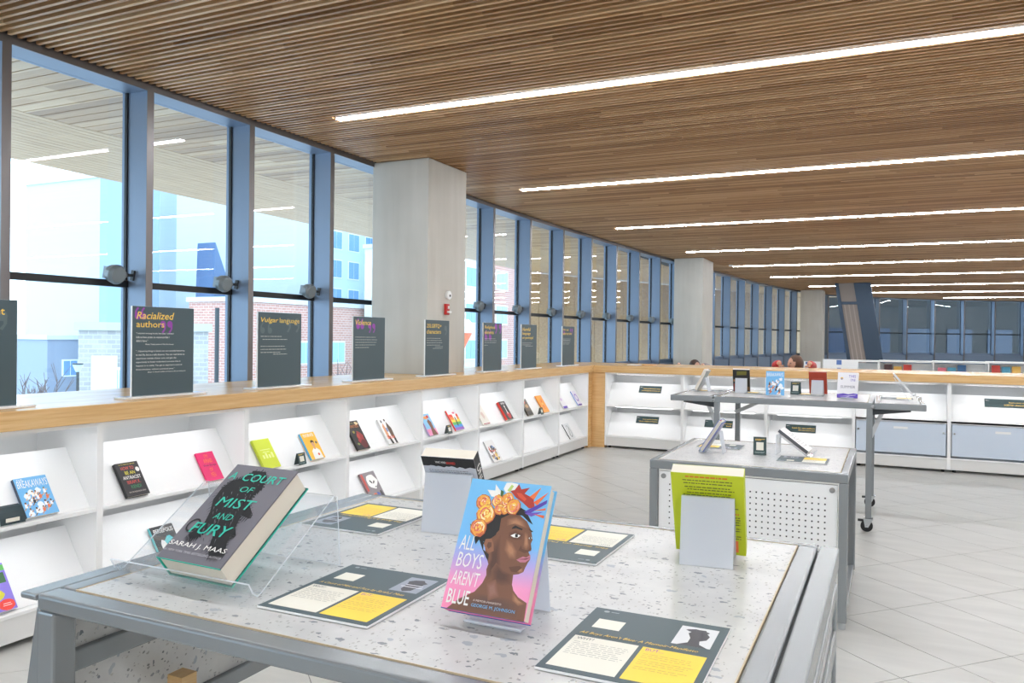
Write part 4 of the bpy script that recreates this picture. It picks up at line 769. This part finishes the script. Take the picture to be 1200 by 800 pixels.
# ------------------------------------------------------------------ small fittings
t = thing('fire_bell', 'round white fire alarm sounder on the concrete pillar', 'fire alarm', (-4.07, 7.03, 1.92), 90)
obj('bell_body', MB().cyl((0, -.03, 0), .045, .03, 'y', 24), M_foam, t, bevel=.006); obj('bell_lens', MB().cyl((.005, -.034, -.005), .012, .006, 'y', 12), K_, t)
t = thing('fire_pull_station', 'red fire alarm pull box on the concrete pillar', 'fire alarm', (-4.07, 7.0, 1.72), 90)
obj('pull_body', MB().box(-.032, .032, -.03, 0, 0, .11), C(190, 40, 36), t, bevel=.005); obj('pull_handle', MB().box(-.02, .045, -.045, -.03, .02, .038), M_foam, t); obj('pull_key', MB().box(-.006, .006, -.04, -.03, .06, .09), M_foam, t)
spot0 = None
for i, (p, q) in enumerate(zip(FP, FP[1:])):
    if not (8 <= i <= 20) : continue
    d = Vector((q[0]-p[0], q[1]-p[1], 0)).normalized(); n_ = Vector((-d.y, d.x, 0)); base = Vector((*q, 0))-d*.03+n_*.12
    lab = 'grey spotlight on the window mullion %s' % {8: 'above the Racialized sign, leftmost one', 9: 'second from the left', 10: 'above the Vulgar language sign', 11: 'just left of the large pillar'}.get(i, '%s right of the large pillar' % {12: 'hidden behind or next', 13: 'first', 14: 'second', 15: 'third', 16: 'fourth', 17: 'fifth', 18: 'sixth', 19: 'seventh', 20: 'last'}.get(i, ''))
    if spot0 is None:
        t = spot0 = thing('window_spotlight', lab, 'spotlight', base, 0)
        obj('arm', MB().cyl((0, -.07, 0), .009, .07, 'y', 10).box(-.012, .012, -.012, 0, -.03, .03), M_steeld, t)
        hm = obj('lamp_head', MB().cyl((-.02, -.13, -.0), .05, .045, 'x', 18, .058).cyl((.025, -.13, 0), .058, .02, 'x', 18, .045).cyl((0, -.085, 0), .02, .03, 'y', 12), mat('spotlight_grey', (120, 130, 136), .4, .3), t, bevel=.003)
        for k in range(4): obj('cooling_fin', MB().box(-.05, -.018, -.165+k*.022, -.157+k*.022, -.035, .035), mat('spotlight_grey', (0, 0, 0)), hm)
    else:
        t = dup(spot0); t['label'] = lab; t.location = base
    t.location = base+Vector((0, 0, 1.905)); t.scale = (1.2,)*3; t.rotation_euler = (0, R(12), math.atan2(d.y, d.x)-R(90))
    t['group'] = 'spotlights on the window mullions'
t = thing('smoke_detector', 'small white round detector on the wooden ceiling', 'detector', (-3.35, 18.9, CZ-.03)); obj('detector_body', MB().cyl((0, 0, 0), .05, .03, n=20), M_foam, t); obj('detector_lens', MB().cyl((0, 0, -.01), .015, .01, n=10), M_foam, t)

# ------------------------------------------------------------------ beyond the rear counter
def low_shelf(label, x, y, w=1.02, seed=0, H=1.08):
    t = thing('low_bookcase', label, 'bookcase', (x, y, 0), 0, 'low white bookcases beyond the rear counter')
    for xx in (0, w-.02): obj('side_panel', MB().box(xx, xx+.02, 0, .45, 0, H), M_white, t)
    obj('back_panel', MB().box(.02, w-.02, .42, .45, 0, H-.03), M_white, t); obj('top_panel', MB().box(-.0, w, -.02, .47, H, H+.035), M_white, t)
    obj('shelf', MB().box(.02, w-.02, .02, .42, .72, .745), M_white, t); obj('shelf', MB().box(.02, w-.02, .02, .42, .36, .385), M_white, t); obj('shelf', MB().box(.02, w-.02, .02, .42, .03, .05), M_white, t)
    return t
BX = [-1.25, -.20, .86, 1.92, 2.98]
for i, x in enumerate(BX):
    low_shelf('low white bookcase beyond the rear counter, %s' % ['leftmost, behind the red dressed person', 'second from the left', 'third from the left', 'fourth from the left', 'at the right end'][i], x, 18.6+.45*i, 1.05, H=1.06)
    r = random.Random(50+i)
    pal = [('red', (214, 70, 60)), ('blue', (60, 110, 160)), ('yellow', (240, 190, 90)), ('brown', (90, 60, 60)), ('pink', (230, 120, 140)), ('teal', (80, 160, 190))]; r.shuffle(pal)
    for k in range(3):
        hh = r.uniform(.2, .27); cn, cc = pal[k]
        b_, cv = book('%s book facing out on the %s far low bookcase' % (cn, ['leftmost', 'second', 'third', 'fourth', 'rightmost'][i]), .16, hh, .02, (x+.18+k*.19, 18.6+.45*i+.20, .746), 0, 12, C(*cc), False, C(*cc), group='colourful books on the far low bookcases')
t = thing('display_screen', 'white display board left of the far bookcases', 'display board', (-1.36, 15.2, 0), 0)
obj('screen_panel', MB().box(-.2, .25, 0, .03, .95, 1.13), M_foam, t); obj('screen_stand', MB().box(-.01, .05, .005, .025, .0, .95).box(-.15, .2, -.1, .13, 0, .012), M_foam, t); obj('screen_mark', MB().box(.0, .04, -.002, 0, 1.08, 1.12), C(90, 120, 180), t)
t = thing('display_screen', 'white display board in front of the leftmost far bookcase', 'display board', (-.85, 16.4, 0), 0)
obj('screen_panel', MB().box(-.3, .32, 0, .03, .92, 1.15), M_foam, t); obj('screen_stand', MB().box(-.01, .05, .005, .025, 0, .92).box(-.2, .2, -.1, .13, 0, .012), M_foam, t); obj('screen_mark', MB().box(-.06, .03, -.002, 0, 1.05, 1.14).box(-.05, .02, -.002, 0, .96, .99), C(90, 120, 180), t)
for x, y, cc, lab in ((-3.25, 10.9, (236, 236, 238), 'white leaflet lying on the rear counter'), (-3.05, 10.95, (240, 170, 80), 'orange leaflet lying on the rear counter')):
    obj('leaflet', MB().box(x-.08, x+.08, y-.1, y+.1, 1.1285, 1.1345), C(*cc), label=lab, cat='leaflet')

# ------------------------------------------------------------------ people (seated at a desk beyond the rear counter)
def skin_mesh(name, joints, edges, m, parent, root=0, sub=2):
    me = bpy.data.meshes.new(name); me.from_pydata([j[:3] for j in joints], edges, []); o = bpy.data.objects.new(name, me); COL.objects.link(o); o.parent = parent
    o.modifiers.new('skin', 'SKIN'); me.skin_vertices.new() if not me.skin_vertices else None
    for v, j in zip(me.skin_vertices[0].data, joints): v.radius = (j[3], j[4] if len(j) > 4 else j[3])
    me.skin_vertices[0].data[root].use_root = True
    s = o.modifiers.new('sub', 'SUBSURF'); s.levels = s.render_levels = sub
    me.materials.append(m)
    for p in me.polygons: p.use_smooth = True
    return o
def person(label, loc, yaw, shirt, hair_c, head=0, dz=0):
    t = thing('person', label, 'person', loc, yaw)
    skin_c = C(206, 160, 136)
    # facing -y, sitting, leaning forward with both forearms on a desk
    J = [(0,0,.52,.13,.10),(0,-.03,.68,.125,.09),(0,-.10,.84,.14,.095),(0,-.16,.95,.10,.08),(0,-.19,1.01,.05),(0,-.23,1.06,.05),
         (-.16,-.15,.92,.055),(-.26,-.36,1.155,.040),(-.19,-.66,1.19,.033),(.16,-.15,.92,.055),(.26,-.36,1.155,.040),(.19,-.66,1.19,.033),
         (-.09,-.08,.50,.085),(-.12,-.42,.50,.065),(-.12,-.42,.10,.045),(-.12,-.52,.045,.035),(.09,-.08,.50,.085),(.12,-.42,.50,.065),(.12,-.42,.10,.045),(.12,-.52,.045,.035)]
    E_ = [(0,1),(1,2),(2,3),(3,4),(4,5),(3,6),(6,7),(7,8),(3,9),(9,10),(10,11),(0,12),(12,13),(13,14),(14,15),(0,16),(16,17),(17,18),(18,19)]
    skin_mesh('body', J, E_, skin_c, t)
    skin_mesh('sweater', [(x, y, z, r_*1.12+.008, (q[0] if q else r_)*1.12+.008) for x, y, z, r_, *q in J[:4]+J[6:8]+[(-.195,-.63,1.188,.034)]+J[9:11]+[(.195,-.63,1.188,.034)]], [(0,1),(1,2),(2,3),(3,4),(4,5),(5,6),(3,7),(7,8),(8,9)], shirt, t)
    skin_mesh('trousers', [(x, y, z, r_*1.1+.008, (q[0] if q else r_)*1.1+.008) for x, y, z, r_, *q in [J[0]]+J[12:15]+J[16:19]], [(0,1),(1,2),(2,3),(0,4),(4,5),(5,6)], C(46, 52, 70), t)
    bm = bmesh.new(); bmesh.ops.create_uvsphere(bm, u_segments=20, v_segments=14, radius=.1)
    for v in bm.verts: v.co = (v.co.x*.78, v.co.y*.95-.25, v.co.z*1.18+1.13); 
    for v in bm.verts:
        if v.co.z < 1.08: v.co.x *= .85
    me = bpy.data.meshes.new('head'); bm.to_mesh(me); bm.free(); hd = obj('head', me, skin_c, t, smooth=True); HM = Matrix.Translation((0, -.25, dz)) @ Matrix.Rotation(R(head), 4, 'Z') @ Matrix.Translation((0, .25, 0)); hd.matrix_local = HM
    obj('nose', MB().prism([(-.012, 1.115), (.012, 1.115), (0, 1.155)], -.362, -.335), skin_c, hd)
    obj('eye', MB().cyl((-.03, -.338, 1.15), .008, .006, 'y', 8).cyl((.03, -.338, 1.15), .008, .006, 'y', 8), K_, hd)
    obj('mouth', MB().box(-.02, .02, -.338, -.33, 1.078, 1.086), C(170, 90, 84), hd)
    bm = bmesh.new(); bmesh.ops.create_uvsphere(bm, u_segments=20, v_segments=14, radius=.112)
    for v in bm.verts:
        x, y, z = v.co; 
        if z < 0 and y > -.03: z *= 1.9
        v.co = (x*.86, y*.98-.235+(.02 if y > 0 else .012), z*1.12+1.145)
    bmesh.ops.delete(bm, geom=[v for v in bm.verts if v.co.y < -.31 and v.co.z < 1.165], context='VERTS')
    me = bpy.data.meshes.new('hair'); bm.to_mesh(me); bm.free(); h = obj('hair', me, hair_c, t, smooth=True); h.matrix_local = HM; s = h.modifiers.new('s', 'SOLIDIFY'); s.thickness = .012
    for sx in (-1, 1):
        wx = sx*.17
        obj('palm', MB().box(wx-.034, wx+.034, -.74, -.665, 1.138, 1.162), skin_c, t, bevel=.01)
        for k in range(4): obj('finger', MB().box(wx-.032+k*.017, wx-.018+k*.017, -.74-(.06, .07, .065, .05)[k], -.735, 1.14, 1.155), skin_c, t, bevel=.005)
        obj('thumb', MB().box(0, .014, -.045, 0, 1.14, 1.155, Matrix.Translation((wx-sx*.034, -.68, 0)) @ Matrix.Rotation(sx*R(40), 4, 'Z')), skin_c, t, bevel=.005)
    return t
def chair(label, loc, yaw):
    t = thing('chair', label, 'chair', loc, yaw); mm = mat('chair_shell', (70, 76, 86), .5)
    obj('seat', MB().box(-.22, .22, -.25, .2, .32, .35), mm, t, bevel=.01); obj('backrest', MB().box(-.2, .2, .2, .225, .42, .82), mm, t, bevel=.01)
    for x in (-.2, .18):
        for y in (-.23, .18): obj('leg', MB().box(x, x+.02, y, y+.02, 0, .32 if y < 0 else .8), M_steeld, t)
def desk(label, loc):
    t = thing('desk', label, 'desk', loc); obj('desk_top', MB().box(-.6, .6, -.35, .35, .725, .75), M_white, t)
    for x in (-.57, .54):
        for y in (-.32, .29): obj('leg', MB().box(x, x+.03, y, y+.03, 0, .725), M_steel, t)
person('person with brown hair in a red sweater leaning on the rear counter', (-1.25, 12.22, 0), 6, C(200, 40, 44), C(84, 58, 42), head=-50, dz=.03); chair('grey chair under the person in red', (-1.25, 12.3, 0), 6)
person('dark haired person mostly hidden behind the rear counter, left of the book tables', (-2.80, 13.0, 0), 0, C(120, 110, 110), C(60, 40, 32), head=40, dz=.0).scale = (.93, .93, .93); chair('grey chair of the mostly hidden person', (-2.80, 13.1, 0), 0)

# ------------------------------------------------------------------ outside
GZ = -5.5
obj('ground', MB().box(-140, -5.4, -60, 160, GZ-.3, GZ), mat('snowy_pavement', (205, 208, 212), .8), kind='structure')
# underside of the canopy: cross boards by the glass, then long boards to the edge
sf = thing('canopy_soffit', 'pale timber canopy underside outside the left windows', 'canopy', (-6.5, 8, 3.32))
PM = MB().box(0, 1.42, -.062, .062, 0, .02).mesh('soffit_board'); PM.materials.append(M_soffit)
n = 0
for k in range(200):
    y = -3+k*.135
    if y > 20: break
    o = bpy.data.objects.new('soffit_board', PM); COL.objects.link(o); o.parent = sf; o.location = (-.01, y-8, 0)
def edge_x(y): return -8.3-.052*max(0, y-5.5) if y > 5.5 else -8.3+.05*(5.5-y)
for k in range(18):
    f0, f1 = k/18, (k+1)/18-.004; mb = MB(); ysn = [-4+1.5*i for i in range(17)]
    for y0, y1 in zip(ysn, ysn[1:]):
        P4 = []
        for f_, y in ((f0, y0), (f1, y0), (f1, y1), (f0, y1)):
            xe = edge_x(y); P4.append((-6.52+(xe+6.52)*f_+6.5, y-8, .0-.02*f_))
        b_ = len(mb.v); mb.v += P4+[(x, y, z+.02) for x, y, z in P4]
        for q in ((0, 1, 2, 3), (7, 6, 5, 4), (0, 4, 5, 1), (1, 5, 6, 2), (2, 6, 7, 3), (3, 7, 4, 0)): mb.f.append([b_+i for i in q]); mb.mi.append(0)
    obj('edge_board', mb, M_soffit2, sf)
obj('roof_deck', MB().box(-1.7, 1.44, -11.5, 11.9, .025, .3), M_felt, sf)
mb = MB()
# timber arch wall that sweeps down beyond the far windows
arch = thing('timber_arch', 'timber clad arch curving down outside the far left windows', 'arch', (-6, 22, 0))
path = [(-9.2, 19.9), (-8.4, 22.0), (-7.4, 24.5), (-6.4, 27), (-5.4, 30), (-4.4, 33), (-3.2, 36)]
for i, ((x0, y0), (x1, y1)) in enumerate(zip(path, path[1:])):
    for k in range(6):
        fa, fb = k/6, (k+1)/6-.01
        xa, ya, xb, yb = x0+(x1-x0)*fa+6, y0+(y1-y0)*fa-22, x0+(x1-x0)*fb+6, y0+(y1-y0)*fb-22
        z0 = GZ; o = MB(); b_ = 0
        o.v = [(xa, ya, z0), (xb, yb, z0), (xb, yb, 3.3), (xa, ya, 3.3), (xa-.15, ya, z0), (xb-.15, yb, z0), (xb-.15, yb, 3.3), (xa-.15, ya, 3.3)]
        o.f = [[0, 1, 2, 3], [7, 6, 5, 4], [0, 4, 5, 1], [1, 5, 6, 2], [2, 6, 7, 3], [3, 7, 4, 0]]; o.mi = [0]*6
        obj('arch_panel', o, M_soffit2, arch)
obj('arch_roof', MB().prism([(-3.3, -1.9), (1.5, -1.9), (2.2, 6), (3.0, 9), (4.2, 14), (-.5, 14)], 3.34, 3.5, 'z'), M_soffit2, arch)
# dark neighbouring facade beyond the far windows
t = thing('dark_facade', 'dark building face outside the far right windows', 'building', (0, 46, 0))
MR = Matrix.Rotation(math.atan2(.62, 1), 4, 'Z')
obj('wall', MB().box(-8, 16, 0, 1, GZ, 9, MR), mat('dark_facade', (9, 11, 14), .7), t)
for k in range(9): obj('window', MB().box(-6+k*2.3, -4.6+k*2.3, -.05, 0, .6, 2.2, MR), mat('blue_reflection', (24, 38, 58), .25), t)  # blue panels: bluish reflections of the far windows put in as colour

# city outside
def building(label, x0, x1, y0, y1, z1, wall, wins=None, name='building', glass=(150, 190, 210), trim=None, roof=True):
    t = thing(name, label, 'building', ((x0+x1)/2, (y0+y1)/2, GZ)); X0, X1, Y0, Y1, H = x0-(x0+x1)/2, x1-(x0+x1)/2, y0-(y0+y1)/2, y1-(y0+y1)/2, z1-GZ
    obj('wall', MB().box(X0, X1, Y0, Y1, 0, H), wall, t)
    if roof: obj('parapet', MB().box(X0-.15, X1+.15, Y0-.15, Y1+.15, H, H+.35), trim or mat('parapet', (196, 200, 204), .7), t)
    if wins:
        pitch_y, pitch_z, ww, wh, z_s = wins
        gm = mat('far_glass_%d' % glass[0], glass, .2, .0)
        z = z_s
        while z+wh < H-.3:
            y = Y0+pitch_y*.4
            while y+ww < Y1-.3:
                f = obj('window', MB().box(X1, X1+.08, y, y+ww, z, z+wh), mat('window_surround', (222, 224, 222), .6), t)
                obj('pane', MB().box(X1+.08, X1+.11, y+.12, y+ww/2-.04, z+.12, z+wh-.12).box(X1+.08, X1+.11, y+ww/2+.04, y+ww-.12, z+.12, z+wh-.12), gm, f)
                y += pitch_y
            z += pitch_z
        # end windows facing the street to the south
        z = z_s
    return t
pale = mat('pale_cladding', (182, 196, 204), .5); pale2 = mat('pale_blue_glass_wall', (172, 194, 212), .5)
building('pale blue office block seen through the leftmost window', -75, -55, 49, 66, 15.5, pale)
building('tall slab with a dark blue stripe behind the office block', -58, -54, 44.0, 46.4, 15.2, mat('stripe_blue', (136, 160, 190), .5))
building('wide pale tower in the second window', -95, -70, 79, 118, 19.5, pale2, (4, 4, 2.6, 2.6, 3), glass=(110, 150, 190))
building('red brick block behind the second and third windows', -48, -42.6, 44, 64, 3.9, M_brick, (4.2, 3.4, 1.9, 1.9, 1.2), glass=(150, 190, 216))
building('blue tower just left of the large pillar', -69, -60, 100, 112, 17, mat('tower_blue', (96, 126, 176), .5), (3, 3.4, 2.2, 2, 3), glass=(90, 130, 190))
building('red brick apartment block right of the pillar', -44, -34, 66, 92, 9.5, M_brick, (4.6, 3.3, 2.6, 1.9, 1.6), glass=(150, 200, 220))
building('cream and grey block left of the brick apartments', -42, -34.5, 58, 65.4, 9.2, mat('cream_panels', (204, 206, 204), .7), (3.4, 3.3, 2.0, 1.9, 1.6), glass=(120, 160, 190))
building('white rendered block beyond the brick apartments', -44, -34, 93, 125, 7.5, mat('white_render', (216, 220, 222), .7), (5, 3.3, 2.6, 1.9, 1.6), glass=(150, 190, 206))
t = building('old sandstone shop with a banner, street level', -3.5, 3.5, -2.6, 2.6, 1.6, M_stone, (2.4, 3.0, 1.2, 1.9, 3.6), glass=(120, 150, 176), trim=mat('stone_cornice', (176, 178, 180), .7))
t.location = (-32.3, 27.0, GZ); t.rotation_euler = (0, 0, R(-40))
obj('banner', MB().box(3.5, 3.62, -2.1, -1.1, 3.6, 6.0), C(226, 226, 220), t); obj('shop_band', MB().box(3.5, 3.7, -2.6, 2.6, 2.1, 2.9), C(110, 130, 150), t)
obj('wedge_roof', MB().prism([(48.3, 3.0), (51.3, 3.0), (48.5, 9.0)], -52, -50, 'x'), mat('wedge_blue', (80, 104, 140), .5), label='dark blue pointed roof in the second window', cat='roof')
def lamp(label, x, y, h, head):
    t = thing('street_lamp', label, 'street lamp', (x, y, GZ)); obj('pole', MB().cyl((0, 0, 0), .05, h, n=10), M_steeld, t)
    if head: obj('lamp_head', MB().cyl((0, 0, h), .07, .25, n=12, r2=.17), mat('lamp_globe', (190, 210, 226), .3), t); obj('lamp_cap', MB().cyl((0, 0, h+.25), .18, .05, n=12), M_steeld, t)
building('small hazy house far outside the leftmost window', -66, -60, 41, 47.5, .9, mat('hazy_house', (140, 150, 166), .8), (3, 3, 1.4, 1.4, 3.4), glass=(110, 130, 160))
lamp('dark slim pole outside the second window', -14.0, 13.65, 7.6, False)
lamp('street lamp with a pale head left of the Violence sign', -14, 20.9, 5.4, True)
lamp('thin street lamp far outside the leftmost window', -26, 18.9, 5.6, True)
def tree(label, x, y, h, seed):
    t = thing('bare_tree', label, 'tree', (x, y, GZ)); r = random.Random(seed); mb = MB(); bk = mat('bark', (104, 92, 92), .9)
    obj('trunk', MB().cyl((0, 0, 0), .14, h*.45, n=8, r2=.09), bk, t)
    def br(p, d, L, rad, n):
        q = p+d*L; z = Vector((0, 0, 1)); ax = z.cross(d); M = Matrix.Translation(p) @ (Matrix.Rotation(z.angle(d), 4, ax) if ax.length > 1e-4 else Matrix())
        s = len(mb.v); mb.cyl((0, 0, 0), rad, L, n=4, r2=rad*.6); mb.v[s:] = [tuple(M @ Vector(v)) for v in mb.v[s:]]
        if n: 
            for _ in range(3): br(p+d*L*r.uniform(.5, 1), (d+Vector((r.uniform(-.7, .7), r.uniform(-.7, .7), r.uniform(-.1, .5)))).normalized(), L*r.uniform(.6, .8), rad*.6, n-1)
    for _ in range(4): br(Vector((0, 0, h*r.uniform(.25, .45))), Vector((r.uniform(-.6, .6), r.uniform(-.6, .6), 1)).normalized(), h*.25, .07, 3)
    obj('branches', mb, bk, t)
tree('bare tree outside the window right of the Racialized sign', -20, 19.3, 6.2, 1); tree('bare tree behind the Vulgar language sign', -20, 26.5, 6.5, 2); tree('bare tree between the first two signs', -24, 16.6, 6.5, 3); tree('bare tree left of the sandstone shop', -25, 18.3, 5.3, 4); tree('bare tree farther left of the sandstone shop', -19, 12.6, 5.2, 5); tree('small bare tree near the left edge of first window', -28, 18.2, 5.4, 6)
# white sphere with an orange cone outside, right of the pillar
t = thing('street_banner', 'white and orange round marker outside, right of the pillar', 'marker', (-20, 36.2, GZ)); obj('pole', MB().cyl((0, 0, 0), .06, 6.3, n=8), M_steeld, t)
obj('orange_cone', MB().cyl((0, 0, 6.3), .05, .9, n=14, r2=.5), C(226, 120, 80), t); obj('white_ball', MB().cyl((0, 0, 7.2), .5, .35, n=14, r2=.62).cyl((0, 0, 7.55), .62, .35, n=14, r2=.3), C(236, 238, 240), t)
